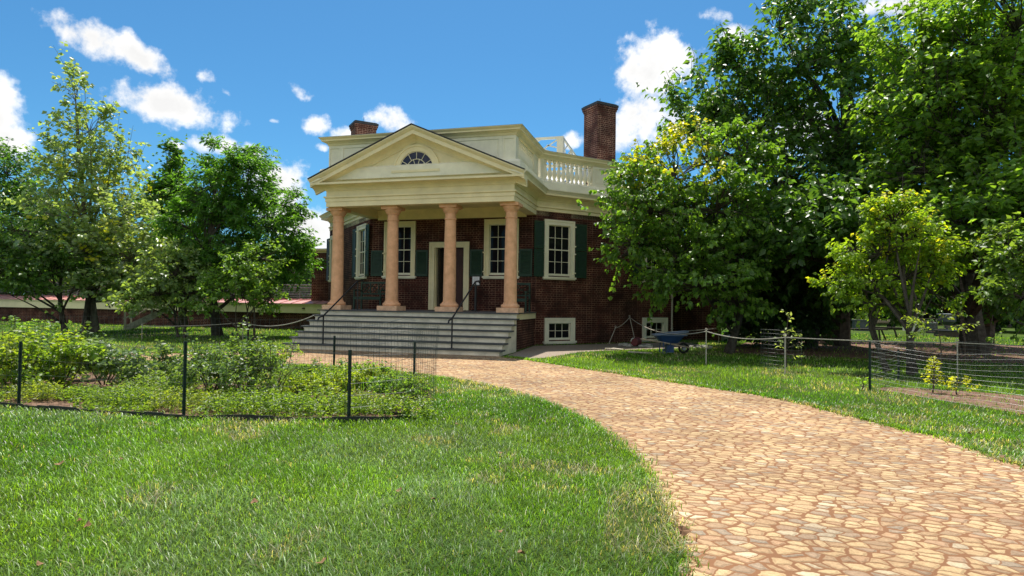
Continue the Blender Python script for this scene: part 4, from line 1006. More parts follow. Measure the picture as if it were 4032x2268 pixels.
LB_ = 'deep green broadleaf tree in the belt of trees along the far edge of the grounds'
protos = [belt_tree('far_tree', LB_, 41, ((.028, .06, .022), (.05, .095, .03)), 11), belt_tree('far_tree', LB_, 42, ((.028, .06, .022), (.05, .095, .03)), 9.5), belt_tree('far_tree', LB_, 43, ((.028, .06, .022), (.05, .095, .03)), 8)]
used = set(); rr_ = random.Random(3)
spots = []
for x in range(1750, 2760, 52): spots.append((x, 62 + rr_.random() * 18))
for x in range(-150, 800, 62): spots.append((x, 66 + rr_.random() * 14))
for x in range(1790, 2700, 90): spots.append((x, 48 + rr_.random() * 6))
for i, (x, Dd) in enumerate(spots):
    k = i % 3; p = at(x, 700, Dd)
    o = protos[k] if k not in used else copy_tree(protos[k]); used.add(k)
    sc_ = (.8 + .35 * rr_.random()) * (.62 if Dd < 56 else 1) * (1.0 if x > 1000 else .8)
    o.location = (p[0], p[1], -.1); o.rotation_euler = (0, 0, rr_.random() * 6.28); o.scale = (sc_, sc_, sc_)

# --- flower bed plants
def bush(name, label, cat, base, r, h, seed, n, leaf, cols, group=None, per=11, asp=.7, droop=.35, stalks=0, shoot=.24, mat_='leaf'):
    rng = np.random.RandomState(seed); base = np.array(base, float); t = thing(name, label, cat, base, 0, group)
    mb = MB(); parts = []
    for k in range(7):
        an = k * 2.4; q = base + np.array((math.cos(an) * r * .55, math.sin(an) * r * .55, h * (.55 + .3 * rng.random())))
        mb.tube(bend(base + np.array((math.cos(an) * .04, math.sin(an) * .04, -.02)), q, .05, rng, 4), [.012, .011, .009, .007, .005], 5)
    for k in range(7):
        an = rng.random() * 6.28; rr = r * .85 * math.sqrt(rng.random()); c = base + np.array((math.cos(an) * rr * 1.15, math.sin(an) * rr, h * (.26 + .48 * rng.random())))
        P0, P1 = shoots_in(rng, c, (r * .42, r * .42, h * .24), int(n / 10), shoot * (.8 + .8 * rng.random()), .7, jit=1.1)
        for i in range(0, len(P0), 2): mb.tube([P0[i], P1[i]], [.004, .002], 3, False)
        parts.append(leaves_on(rng, P0, P1, per, leaf, asp, droop, cols, .3))
    for k in range(stalks):
        an = rng.random() * 6.28; rr = r * .7 * rng.random(); p0 = base + np.array((math.cos(an) * rr, math.sin(an) * rr, h * .6)); p1 = p0 + np.array((rng.normal() * .06, rng.normal() * .06, h * (.35 + .35 * rng.random())))
        mb.tube([p0, p1], [.006, .003], 4); parts.append(leaves_on(rng, np.array([p0]), np.array([p1]), 16, leaf, asp, droop, cols, .3))
    V, F, C = join(parts); np_mesh('foliage', V, F, M[mat_], t, C); mb.build('stems', M['wood_dark'], t)
    return t


GY, GB = ((.10, .17, .025), (.21, .25, .03)), ((.075, .15, .03), (.14, .22, .06))
DK = ((.06, .11, .035), (.12, .18, .06))
bush('garden_bush', 'big yellow-green leafy plant beside the leftmost green fence post', 'bush', gnd(40, 985), .85, 0.80, 51, 260, .085, GY, stalks=6)
bush('garden_bush', 'tall leafy plant with upright flower stalks at the far left back of the bed', 'bush', gnd(60, 930), .9, 0.84, 52, 260, .085, GB, stalks=9)
bush('garden_bush', 'bright green leafy plant casting a dark shadow, right of the leftmost fence post', 'bush', gnd(150, 975), .75, 0.76, 53, 260, .085, ((.07, .14, .02), (.15, .21, .025)), stalks=5)
bush('garden_bush', 'broad grey-green bush with pale glinting leaves in the left half of the bed', 'bush', gnd(262, 968), .8, 0.80, 54, 300, .08, ((.07, .12, .05), (.12, .17, .08)), stalks=3, mat_='leaf_shiny')
bush('garden_bush', 'low grey-green bush in the middle of the bed, between two bare patches', 'bush', gnd(372, 975), .55, 0.46, 55, 220, .08, ((.065, .115, .05), (.11, .16, .075)), stalks=2, mat_='leaf_shiny')
bush('rose_bush', 'dense rose bush behind the second green fence post', 'bush', gnd(535, 990), .6, 0.66, 56, 280, .06, DK, stalks=4, mat_='leaf_shiny')
bush('rose_bush', 'rose bush with a shady gap beneath, just right of the second fence post', 'bush', gnd(615, 985), .6, 0.67, 57, 280, .06, ((.05, .10, .025), (.10, .15, .04)), stalks=4, mat_='leaf_shiny')
bush('rose_bush', 'dark rose bush with bare lower stems at the right end of the row of bushes', 'bush', gnd(690, 1000), .55, 0.66, 58, 250, .058, DK, stalks=5, mat_='leaf_shiny')
bush('garden_bush', 'yellow-green young plant at the back of the bed, left of the stairs', 'bush', gnd(690, 925), .45, 0.46, 59, 120, .07, GY, stalks=4)
for k, (x, y, r, h, lab) in enumerate([(800, 965, .42, .36, 'leafy middle-height plant right of the dark rose bush'), (870, 990, .40, .34, 'leafy green plant just behind the third fence post'), (935, 972, .40, .36, 'pale-headed leafy plant in front of the right back fence post'), (1000, 1005, .36, .28, 'small leafy plant close to the rounded right tip of the bed'), (760, 1005, .40, .30, 'low leafy plant in front of the dark rose bush')]):
    bush('bed_plant', lab, 'plant', gnd(x, y), r, h, 90 + k, 260, .05, (GB, GY, ((.08, .16, .03), (.15, .24, .05)))[k % 3], per=10, shoot=.14, stalks=4)
LOW = [(980, 1047, .50, .17, 'low dark green mat of edging plants right of the third fence post'), (905, 1030, .42, .15, 'low bright edging plant at the foot of the third fence post'), (800, 1035, .46, .17, 'low edging plant just left of the third fence post'),
       (640, 1040, .52, .19, 'low leafy edging plant below the rose bushes'), (470, 1028, .5, .16, 'low yellow-green edging plant just left of the second fence post'), (385, 1005, .5, .22, 'spiky bright tuft in the middle of the front edge of the bed'),
       (300, 1022, .46, .15, 'flat yellowish edging plant on the bare soil'), (85, 1005, .42, .15, 'small edging plant at the foot of the leftmost fence post'), (215, 1005, .36, .12, 'thin edging plant left of the bare mulch patch'), (760, 985, .5, .22, 'green clump behind the low edging plants left of the third post'), (1010, 985, .35, .2, 'grey-green clump inside the rounded right end of the bed'),
       (860, 975, .5, .22, 'leafy clump with pale yellow flower heads in the right part of the bed')]
for k, (x, y, r, h, lab) in enumerate(LOW):
    q = gnd(x, y); rng = np.random.RandomState(70 + k); t = thing('edging_plant', lab, 'plant', q, 0, 'low plants along the edge of the flower bed')
    n = 260; an = rng.random(n) * 6.28; rr = r * np.sqrt(rng.random(n)) * (1 + .2 * rng.normal(size=n)); ell = np.stack([np.cos(an) * rr * 1.25, np.sin(an) * rr * .75, np.zeros(n)], 1)
    P0 = q + ell; P0[:, 2] = .015; P1 = P0 + np.stack([rng.normal(size=n) * .05, rng.normal(size=n) * .05, 1.5 * h * (.4 + .8 * rng.random(n)) * (1.15 - .55 * rr / r)], 1)
    V, F, C = leaves_on(rng, P0, P1, 9, .042 if k != 5 else .07, .6 if k != 5 else .2, .1, ((.07, .13, .025), (.14, .20, .035)) if k % 3 != 1 else ((.09, .14, .025), (.17, .20, .04)), .3)
    np_mesh('foliage', V, F, M['leaf'], t, C)

# ------------------------------------------------------------------ wire fences
def tpost(parent, p, h, r=.02, m_='post'):
    mb = MB(); x, y = p[0], p[1]
    mb.box(x - r, x + r, y - r * .35, y + r * .35, -.1, h); mb.box(x - r * .35, x + r * .35, y - r, y - r * .352, -.1, h)
    for k in range(int(h / .1)): mb.box(x - r * .6, x + r * .6, y - r * 1.25, y - r * 1.01, .08 + k * .1, .10 + k * .1)
    return mb.build('post', M[m_], parent)


def netting(parent, pts, h, dv, dh, seed, wave=.03, m_='wire', r=.0016, rh=None, hs=None, sag=0.0):
    rng = np.random.RandomState(seed); mb = MB(); P = [np.array(p[:2], float) for p in pts]
    d = [0]
    for a, b in zip(P, P[1:]): d.append(d[-1] + np.linalg.norm(b - a))
    tot = d[-1]
    def pos(s):
        k = min(max(i for i in range(len(P)) if d[i] <= s + 1e-9), len(P) - 2); t = (s - d[k]) / (d[k + 1] - d[k])
        q = P[k] + (P[k + 1] - P[k]) * t; n = np.array((P[k + 1] - P[k])[::-1]) * (1, -1); n = n / np.linalg.norm(n)
        return q, n, t
    ph = rng.random(3) * 6
    def bul(s, z): return wave * (math.sin(s * 2.1 + ph[0]) * .6 + math.sin(s * 5.3 + ph[1] + z * 3) * .4) * (.3 + z / h)
    n = int(tot / dv)
    for k in range(n + 1):
        s = min(tot, k * dv); q, nn_, t = pos(s); top = h + .03 * math.sin(s * 1.7 + ph[2]) - sag * 4 * t * (1 - t)
        mb.tube([(q[0] + nn_[0] * bul(s, z), q[1] + nn_[1] * bul(s, z), z) for z in (0.02, top * .35, top * .7, top)], r, 3, False)
    zz = hs if hs else [h * k / int(h / dh) for k in range(1, int(h / dh) + 1)]
    for z in zz:
        line = []
        for k in range(int(tot / .25) + 1):
            s = min(tot, k * .25); q, nn_, t = pos(s); b = bul(s, z); line.append((q[0] + nn_[0] * b, q[1] + nn_[1] * b, max(.015, (z + .012 * math.sin(s * 3.1 + z * 9)) * (1 - sag / h * 4 * t * (1 - t)))))
        mb.tube(line, rh or r, 3, False)
    return mb.build('netting', M[m_], parent)


PF = [gnd(74 / K, 1603 / K), gnd(723 / K, 1645 / K), gnd(1373 / K, 1660 / K), gnd(1630 / K, 1530 / K), gnd(1314 / K, 1488 / K), at(913 / K, 1400 / K, 11.9)]
fence = thing('garden_fence', 'dark green wire mesh fence on metal posts around the flower bed', 'fence', PF[2])
for p, h in zip(PF, (.85, .92, .85, .78, .78, .84)): tpost(fence, p, h)
ends = [(-3.2, -11.3, 0), (-4.6, -9.4, 0)]
for p in ends: tpost(fence, p, .85)
netting(fence, [ends[0], PF[0], PF[1], PF[2]], .82, .085, .17, 1, .02, r=.0013)
netting(fence, [PF[2], (4.62, -10.3), (4.55, -9.2), PF[3], PF[4], PF[5], ends[1]], 1.08, .075, .15, 2, .05, r=.0019)
mb = MB(); rg = np.random.RandomState(5)
for k in range(7):                                        # loose galvanised strands at the corner
    a = np.array((PF[3][0] - 1.3 + .1 * k, PF[3][1] + .4, .95 - .1 * k)); b = np.array((PF[3][0] + .03, PF[3][1] - .02, 1.12 - .11 * k))
    mb.tube([a, a + (b - a) * .5 + np.array((0, 0, .03)), a + (b - a) * .8 + np.array((0, -.03, .06)), b], .003, 4, False)
for k in range(5): mb.tube([(PF[4][0] + .25, PF[4][1] - .1, .98 - .15 * k), (PF[4][0] + .8, PF[4][1] - .25, 1.0 - .15 * k), (PF[4][0] + 1.15, PF[4][1] - .4, .99 - .15 * k)], .003, 4, False)
mb.build('loose_strands', M['wire_light'], fence)

PR = [gnd(3425 / K, 1540 / K), gnd(3538 / K, 1500 / K)]
fr = thing('wire_fence', 'sagging galvanised wire fence on dark posts around the mulch bed at the right', 'fence', PR[0])
for p, h in zip(PR, (.84, .62)): tpost(fr, p, h, .018)
tpost(fr, (15.0, -3.6, 0), .9, .018); tpost(fr, (14.0, -9.6, 0), .9, .018)
hs_ = [.06 + .078 * k for k in range(11)]
netting(fr, [PR[0], PR[1], (13.3, -3.5), (15.0, -3.6), (17.5, -4.6)], .86, .16, .08, 3, .05, 'wire_light', .0009, .0024, hs_, .10)
netting(fr, [PR[0], (12.35, -7.6), (14.0, -9.6)], .84, .16, .08, 4, .04, 'wire_light', .0006, .0014, hs_, .08)

cage = thing('sapling_cage', 'ring of galvanised wire netting standing round a sapling on the lawn', 'cage', at(3075 / K, 1425 / K, 15.3))
cc = cage.location; mb = MB(); rc = .43
for z in [.05 + .085 * k for k in range(11)]:
    mb.tube([(cc[0] + rc * (1 + .03 * math.sin(3 * t + z * 5)) * math.cos(t), cc[1] + rc * math.sin(t), z + .012 * math.sin(2 * t)) for t in [k * math.pi / 12 for k in range(25)]], .0022, 3, False)
for k in range(16):
    t = k * math.pi / 8; mb.tube([(cc[0] + rc * math.cos(t), cc[1] + rc * math.sin(t), 0), (cc[0] + rc * math.cos(t), cc[1] + rc * math.sin(t), .92)], .002, 3, False)
mb.build('netting', M['wire'], cage)


def sapling(name, label, base, h, seed, leaf, cols, shoots, per=8, asp=.55, mat_='leaf'):
    rng = np.random.RandomState(seed); base = np.array(base, float); t = thing(name, label, 'sapling', base); mb = MB(); parts = []
    mb.tube(bend(base - np.array((0, 0, .03)), base + np.array((.03, 0, h)), 0, rng, 4), [.014, .012, .010, .008, .005], 6)
    for (z, dx, dz_, l) in shoots:
        a = base + np.array((.02, 0, z)); r = _r[:2] / np.linalg.norm(_r[:2]); an = rng.normal() * .5
        dr = np.array((r[0] * dx - r[1] * an * .6, r[1] * dx + r[0] * an * .6, dz_)); dr = dr / np.linalg.norm(dr) * l
        mb.tube([a, a + dr * .5 + np.array((0, 0, .03)), a + dr], [.006, .004, .002], 4)
        parts.append(leaves_on(rng, np.array([a]), np.array([a + dr]), per, leaf, asp, .2, cols, .25, start=.2))
    V, F, C = join(parts); np_mesh('foliage', V, F, M[mat_], t, C); mb.build('stem', M['wood_dark'], t); return t


sapling('sapling', 'thin pale-leaved sapling tied to a stake inside the wire ring', at(3098 / K, 1440 / K, 15.0), 1.15, 61, .10, ((.22, .28, .12), (.30, .36, .18)), [(.35, -.6, .3, .28), (.4, .6, .2, .3), (.5, -.7, .4, .3), (.55, .7, .5, .3), (.6, -.3, .8, .25), (.62, .3, .7, .3), (.45, .2, .3, .3), (1.0, .5, .4, .2), (1.08, -.4, .6, .2), (.25, .5, -.1, .3)], 8, .5)
SH = []
for k in range(16): SH.append((.10 + .026 * k, (-1) ** k * (.9 - .025 * k), .5 + .05 * k, .24 - .007 * k))
YY = ((.24, .28, .02), (.36, .37, .025))
sapling('yellow_shrub', 'bright yellow-leaved young shrub with upswept branches inside the right wire fence', gnd(3672 / K, 1548 / K), .52, 62, .06, YY, SH, 11)
sapling('yellow_shrub', 'low spreading yellow-green shrub beside the wire fence at the right', gnd(3770 / K, 1556 / K), .24, 63, .055, YY, [(.07 + .016 * k, (-1) ** k * .95, .25 + .05 * k, .32 - .015 * k) for k in range(10)], 13)
sapling('arching_sapling', 'arching sapling with small green leaves leaning over the right wire fence', gnd(3678 / K, 1520 / K), 1.22, 64, .075, ((.07, .13, .03), (.20, .24, .05)), [(.95 + .03 * k, (-1.0 if k % 3 else .9), (.25 if k % 2 else -.15), .75 - .03 * k) for k in range(12)], 20, .5)
sapling('lawn_weed', 'small bright green weed growing on the lawn left of the right wire fence', gnd(3395 / K, 1535 / K), .14, 65, .08, ((.10, .2, .02), (.16, .26, .03)), [(.03, -.8, .5, .18), (.04, .8, .5, .18), (.05, .3, .9, .18), (.05, -.3, .9, .16)], 6)

# ------------------------------------------------------------------ rope barrier
def stake(label, p, h, lean=(0, 0)):
    t = thing('rope_stake', label, 'stake', (p[0], p[1], 0), 0, 'thin stakes carrying the rope'); q = np.array((p[0], p[1], 0.0)); tp = q + np.array((lean[0], lean[1], h))
    mb = MB(); mb.tube([q - np.array((0, 0, .08)), tp], .013, 6); mb.build('shaft', M['stake'], t)
    mb = MB(); mb.tube([tp + np.array((.026 * math.cos(k * math.pi / 5), 0, .026 + .026 * math.sin(k * math.pi / 5))) for k in range(11)], .008, 5); mb.build('eye', M['stake'], t)
    return tp + np.array((0, 0, -.02))


def rope(label, a, b, sag, r=.011):
    a, b = np.array(a), np.array(b); mb = MB(); pts = [a + (b - a) * k / 14 - np.array((0, 0, sag * 4 * (k / 14) * (1 - k / 14))) for k in range(15)]
    mb.tube(pts, r, 6); tag(mb.build('barrier_rope', M['rope'], None, True), label, 'rope', 'ropes between the stakes')


s1 = stake('thin rope stake in front of the blue wheelbarrow', gnd(2780 / K, 1437 / K), .83)
s2 = stake('thin rope stake beside the sapling in the wire ring', gnd(3091 / K, 1473 / K), .80)
s3 = stake('white-topped rope stake behind the right wire fence', gnd(3770 / K, 1500 / K), .78)
s0_ = stake('leaning rope stake against the brick wall between the two basement windows', RDIAG(4.1, .45, 0), .98, (-.25, -.05))
s5 = stake('faint leaning rope stake nearest the first basement window', RDIAG(2.9, .3, 0), .6, (.25, .2))
s6 = stake('short rope stake at the far corner of the house behind the wheelbarrow', at(2830 / K, 1380 / K, 24.0), .62)
sL1 = stake('rope stake on the lawn to the left of the front steps', gnd(956 / K, 1340 / K), .64)
sL2 = stake('rope stake beside the wooden stairs on the left lawn', gnd(558 / K, 1340 / K), .5)
rope('rope sagging across the wheelbarrow from the leaning stake', s0_, s1, .28); rope('rope from the wheelbarrow stake to the sapling stake', s1, s2, .10)
rope('taut rope running right from the sapling stake past the wire fence', s2, s3, .02); rope('rope leaving the view at the right edge', s3, (18.5, -3.6, .72), .02); rope('short rope at the brick wall between two leaning stakes', s5, s0_, .07)
rope('rope sagging from the left lawn stake up to the front steps', sL1, (-3.28, -.35, .95), .22, .016); rope('nearly straight rope across the left lawn to the wooden stairs', sL2, sL1, .05, .014)
rope('low rope behind the wheelbarrow at the house corner', s6, RDIAG(5.2, .3, .42), .04)

# ------------------------------------------------------------------ wheelbarrow and odds and ends by the wall
wb = thing('wheelbarrow', 'blue wheelbarrow with wooden handles parked by the brick wall', 'wheelbarrow', (7.6, 1.45, 0))
r2 = np.array((_r[0], _r[1])) / np.hypot(_r[0], _r[1]); f2 = np.array((-r2[1], r2[0])); O = np.array((7.62, 1.35))
WS_ = .78
def WB(x, y, z): x, y, z = x * WS_, y * WS_, z * WS_; return (O[0] + r2[0] * x + f2[0] * y, O[1] + r2[1] * x + f2[1] * y, z)
mb = MB()
def ringp(x0, x1, w0, w1, z0, z1): return [WB(x0, -w0, z0), WB(x1, -w1, z1), WB(x1, w1, z1), WB(x0, w0, z0)]
top = [WB(x, y, z) for x, y, z in ((-.62, -.26, .70), (-.5, -.36, .71), (.3, -.37, .80), (.62, -.27, .84), (.66, 0, .85), (.62, .27, .84), (.3, .37, .80), (-.5, .36, .71), (-.62, .26, .70), (-.65, 0, .70))]
bot = [WB(x, y, z) for x, y, z in ((-.36, -.15, .42), (-.3, -.2, .42), (.12, -.2, .40), (.26, -.15, .40), (.28, 0, .40), (.26, .15, .40), (.12, .2, .40), (-.3, .2, .42), (-.36, .15, .42), (-.38, 0, .42))]
for k in range(10): mb.poly([top[k], top[(k + 1) % 10], bot[(k + 1) % 10], bot[k]])
mb.poly(bot); mb.build('tub', M['blue'], wb)
mb = MB(); mb.tube(top + [top[0], top[1]], .022, 6, False); mb.prism([(p[0] * .96 + O[0] * .04, p[1] * .96 + O[1] * .04) for p in top], .535, .55); mb.build('rim', M['blue_in'], wb)
for s in (-1, 1):
    mb = MB(); mb.tube([WB(-1.05, s * .30, .52), WB(-.4, s * .24, .44), WB(.75, s * .07, .22)], .022, 6); mb.build('handle', M['wood'], wb)
    mb = MB(); mb.tube([WB(-.30, s * .25, .43), WB(-.34, s * .27, .02), WB(-.22, s * .27, .0), WB(-.02, s * .22, .40)], .016, 6); mb.build('leg', M['blue'], wb)
mb = MB(); wc = WB(.52, 0, .19)
mb.tube([(wc[0] + r2[0] * .13 * math.cos(k * math.pi / 10), wc[1] + r2[1] * .13 * math.cos(k * math.pi / 10), .165 + .13 * math.sin(k * math.pi / 10)) for k in range(22)], .035, 8, False); wh = mb.build('wheel', M['rubber'], wb, True)
mb = MB(); mb.tube([WB(.52, -.11, .19), WB(.52, .11, .19)], .055, 10); mb.build('hub', M['grey'], wh)
mb = MB(); mb.box(-.16, .1, -.2, .2, .05, .32, WB); mb.build('brace', M['blue'], wb)
for k, (x, y, rz, l, lab) in enumerate([(2412, 1374, .3, .5, 'sunlit short board lying on the grass by the brick wall'), (2432, 1378, -.5, .42, 'sunlit board crossing the others on the grass by the brick wall'), (2520, 1392, .1, .7, 'flat grey board lying in the shade left of the wheelbarrow')]):
    q = gnd(x / K, y / K) if k == 2 else at(x / K, y / K, 19.5); mb = MB(); mb.box(-l / 2, l / 2, -.07, .07, .0, .025); o = mb.build('board', M['wood_grey']); o.location = (q[0], q[1], .02); o.rotation_euler = (.03, .04, rz); tag(o, lab, 'board', 'boards on the grass')
rg = np.random.RandomState(9); mb = MB()
for (x0, x1, n) in ((2440, 2490, 16), (2510, 2580, 22), (2715, 2800, 26), (2845, 2870, 4)):
    for k in range(n):
        q = at((x0 + (x1 - x0) * rg.random()) / K, 1378 / K, 21.0 + rg.random() * 1.2); s = .025 + .05 * rg.random()
        pts = [(q[0] + s * math.cos(a) * (1 + .3 * rg.normal()), q[1] + s * math.sin(a) * (1 + .3 * rg.normal())) for a in [i * 1.05 for i in range(6)]]; mb.prism(pts, 0, s * .9)
tag(mb.build('rubble', M['pale']), 'scattered pale stone rubble along the foot of the shaded brick wall', 'rubble', kind='stuff')
q = at(2497 / K, 1378 / K, 21.3); can = thing('bucket', 'dark red bucket with a pale label lying among the rubble', 'bucket', q)
mb = MB(); mb.tube([(q[0], q[1], .15), (q[0] + .02, q[1] + .09, .15), (q[0] + .1, q[1] + .34, .155)], [.13, .135, .15], 14); mb.build('body', M['red'], can)
mb = MB(); mb.tube([(q[0] - .11, q[1] - .005, .17), (q[0] - .09, q[1] - .01, .25), (q[0] - .02, q[1] - .012, .29)], .02, 5); mb.build('label_patch', M['pale'], can)

# ------------------------------------------------------------------ on the porch
def bench(name, label, x0, x1, y0, y1, cells):
    t = thing(name, label, 'bench', ((x0 + x1) / 2, (y0 + y1) / 2, PZ)); sz = PZ + .44
    mb = MB()
    n = 6
    for k in range(n): a = y0 + (y1 - y0) * k / n; mb.box(x0, x1, a, a + (y1 - y0) / n - .015, sz - .03, sz)
    mb.box(x0, x1, y0 - .02, y0 - .001, sz - .10, sz - .031); mb.build('seat', M['bench'], t)
    mb = MB(); b0, b1 = sz + .08, PZ + .97
    mb.box(x0 + .05, x1 - .05, y1 - .03, y1 + .02, b1 - .07, b1); mb.box(x0 + .05, x1 - .05, y1 - .03, y1 + .02, b0, b0 + .05)
    w = (x1 - x0 - .1) / cells
    for k in range(cells):
        a, b = x0 + .05 + k * w, x0 + .05 + (k + 1) * w; c, d = b0 + .05, b1 - .07
        for p, q in (((a, c), (b, d)), ((a, d), (b, c)), ((a, (c + d) / 2), ((a + b) / 2, d)), (((a + b) / 2, c), (b, (c + d) / 2))):
            mb.tube([(p[0], y1 - .005, p[1]), (q[0], y1 - .005, q[1])], .012, 4)
        if k: mb.box(a - .015, a + .015, y1 - .025, y1 + .015, c, d)
    mb.build('backrest', M['bench'], t)
    for x in (x0, x1 - .05):
        mb = MB(); mb.box(x, x + .05, y0, y0 + .05, PZ, sz - .032); mb.build('leg', M['bench'], t)
        mb = MB(); mb.box(x - .001, x + .049, y1 - .031, y1 + .021, PZ, b1 + .002); mb.build('leg', M['bench'], t)
        mb = MB(); mb.box(x - .005, x + .055, y0, y1 - .032, sz + .2, sz + .24); mb.box(x + .003, x + .047, y0 + .003, y0 + .05, sz + .001, sz + .199); mb.build('armrest', M['bench'], t)


bench('porch_bench', 'dark green lattice-backed bench at the left end of the porch', -3.0, -1.95, 1.55, 2.1, 3)
bench('porch_bench', 'dark green lattice-backed armchair at the right end of the porch', 2.45, 3.06, 2.0, 2.55, 1)
sg = thing('sign_stand', 'black sign stand with a small white notice beside the front door', 'sign', (1.32, 2.0, PZ))
mb = MB(); mb.box(1.20, 1.44, 1.86, 2.1, PZ, PZ + .03); mb.tube([(1.32, 2.0, PZ + .03), (1.32, 2.0, 2.04)], .03, 8); mb.build('stand', M['black'], sg)
mb = MB(); mb.box(1.17, 1.47, 1.985, 2.01, 1.99, 2.32); b = mb.build('board', M['black'], sg)
mb = MB(); mb.box(1.20, 1.44, 1.978, 1.9845, 2.02, 2.29); b2 = mb.build('notice', M['paper'], b)
mb = MB()
for k in range(7): mb.box(1.235, 1.405 - (.05 if k == 6 else 0), 1.9755, 1.9778, 2.25 - k * .03, 2.258 - k * .03)
mb.build('printed_lines', M['ink'], b)

# ------------------------------------------------------------------ wooden stairs up to the terrace
ws = thing('wooden_stairs', 'weathered wooden stairs with plank rails climbing to the terrace at the left', 'stairs', at(318, 824, 32.6))
base_ = at(318, 824, 32.6)[:2]; dv = np.array((.80, .60)); Ls = 2.1; nv = np.array((dv[1], -dv[0]))
def WS(u, w, z): return (base_[0] + dv[0] * u + nv[0] * w, base_[1] + dv[1] * u + nv[1] * w, z)
Hs, Wd = 1.25, .62; run = Ls
for s in (-Wd, Wd):
    mb = MB(); mb.prism([(0, .02), (.25, .02), (run, Hs - .12), (run, Hs + .06), (0, .16)], -.025, .025, lambda x, z, y: WS(x, s + y, z)); mb.build('stringer', M['wood_grey'], ws)
    mb = MB(); mb.prism([(-.1, .82), (run, Hs + .86), (run, Hs + .96), (-.1, .92)], -.03, .03, lambda x, z, y: WS(x, s * 1.05 + y, z)); mb.prism([(0, .46), (run, Hs + .50), (run, Hs + .56), (0, .52)], -.02, .02, lambda x, z, y: WS(x, s * 1.05 + y, z))
    for u in (.02, run * .5, run - .05): mb.box(u, u + .07, s * 1.05 - .019, s * 1.05 + .019, u / run * Hs, u / run * Hs + .86, WS)
    mb.build('handrail', M['wood_grey'], ws)
for k in range(6):
    mb = MB(); mb.box(run * (k + .4) / 6 - .02, run * (k + .4) / 6 + .26, -Wd + .03, Wd - .03, Hs * (k + .8) / 6, Hs * (k + .8) / 6 + .035, WS); mb.build('tread', M['wood_grey'], ws)

# ------------------------------------------------------------------ far right lawn
def plank_bench(label, c, l, rz, h=.5):
    t = thing('trestle_bench', label, 'bench', (c[0], c[1], 0), rz, 'plank benches on splayed legs'); T = Matrix.Translation((c[0], c[1], 0)) @ Matrix.Rotation(rz, 4, 'Z')
    f = lambda x, y, z: tuple(T @ Vector((x, y, z)))
    mb = MB(); mb.box(-l / 2, l / 2, -.16, .16, h - .06, h, f); mb.build('seat', M['wood_dark'], t)
    for x in (-l / 2 + .25, l / 2 - .25):
        for s in (-1, 1): mb = MB(); mb.tube([f(x, s * .10, h - .06), f(x + (.12 if x > 0 else -.12), s * .22, 0)], .035, 6); mb.build('leg', M['wood_dark'], t)


rz_ = YAW
plank_bench('long low plank bench on splayed legs under the dark trees', gnd(2172, 855), 2.0, rz_); plank_bench('plank bench half hidden behind the tall tree trunk', gnd(2105, 846), 1.4, rz_ + .4); plank_bench('plank bench at the far end of the row near the dogwood stems', gnd(2225, 848), 1.3, rz_ - .5)
q = gnd(2383, 836); dr = thing('drum_grill', 'round grey drum with a flat lid on a stubby pedestal under the trees', 'grill', q)
mb = MB(); mb.lathe(tuple(q), [(.16, .40), (.40, .62), (.45, .66), (.46, 1.06)], 20); mb.build('drum', M['shaded_grey'], dr, True)
mb = MB(); mb.lathe(tuple(q), [(.52, 1.062), (.54, 1.08), (.54, 1.12), (.1, 1.14)], 20); mb.build('lid', M['grey'], dr, True)
mb = MB(); mb.lathe(tuple(q), [(.22, .0), (.19, .06), (.17, .40)], 14); mb.build('pedestal', M['shaded_grey'], dr, True)
q = gnd(2340, 838); tb = thing('grey_bin', 'grey metal bin with a rim next to the drum grill', 'bin', q); mb = MB(); mb.lathe(tuple(q), [(.30, 0), (.36, .50), (.36, .55)], 16); mb.build('body', M['shaded_grey'], tb, True); mb = MB(); mb.lathe(tuple(q), [(.38, .55), (.40, .57), (.40, .62), (.34, .62)], 16); mb.build('rim', M['grey'], tb, True)
q = gnd(2390, 848); mb = MB(); bx = thing('dark_box', 'dark low box on the grass below the drum grill', 'box', q); mb.box(q[0] - .6, q[0] + .6, q[1] - .35, q[1] + .35, 0, .30); mb.build('body', M['wood_dark'], bx); mb = MB(); mb.box(q[0] - .64, q[0] + .64, q[1] - .39, q[1] + .39, .302, .35); mb.build('lid', M['black'], bx)
q = gnd(2172, 832); pl = thing('planter', 'grey planter box with a leafy plant on the far lawn', 'planter', q); mb = MB(); mb.prism([(q[0] - .55, q[1] - .3), (q[0] + .55, q[1] - .3), (q[0] + .55, q[1] + .3), (q[0] - .55, q[1] + .3)], 0, .62); mb.box(q[0] - .6, q[0] + .6, q[1] - .35, q[1] + .35, .621, .68); mb.build('box', M['shaded_grey'], pl)
rng = np.random.RandomState(77); P0, P1 = shoots_in(rng, (q[0], q[1], .85), (.5, .3, .3), 60, .3); V, F, C = leaves_on(rng, P0, P1, 8, .12, .5, .3, DK); np_mesh('foliage', V, F, M['leaf'], pl, C)
for k, (x, y, lab) in enumerate([(2283, 832, 'pale squared stone block left of the bin'), (2303, 833, 'second pale stone block, nearer the grey bin')]):
    q = gnd(x, y); mb = MB(); mb.box(-.22, .22, -.2, .2, 0, .42); mb.box(-.16, .16, -.15, .15, .421, .46); o = mb.build('stone_block', M['pale']); o.location = (q[0], q[1], 0); tag(o, lab, 'block', 'pale stone blocks')
q = gnd(2235, 828); mb = MB(); lg = thing('log_bench', 'long reddish log bench in front of the far tree belt', 'bench', q); mb.tube([(q[0] - 2.2, q[1] - .4, .5), (q[0], q[1], .52), (q[0] + 2.6, q[1] + .7, .5)], .16, 8); mb.build('seat', M['wood'], lg)
for dx in (-1.6, 2.0): mb = MB(); mb.box(q[0] + dx - .12, q[0] + dx + .12, q[1] + dx * .22 - .15, q[1] + dx * .22 + .15, 0, .4); mb.build('leg', M['wood_dark'], lg)
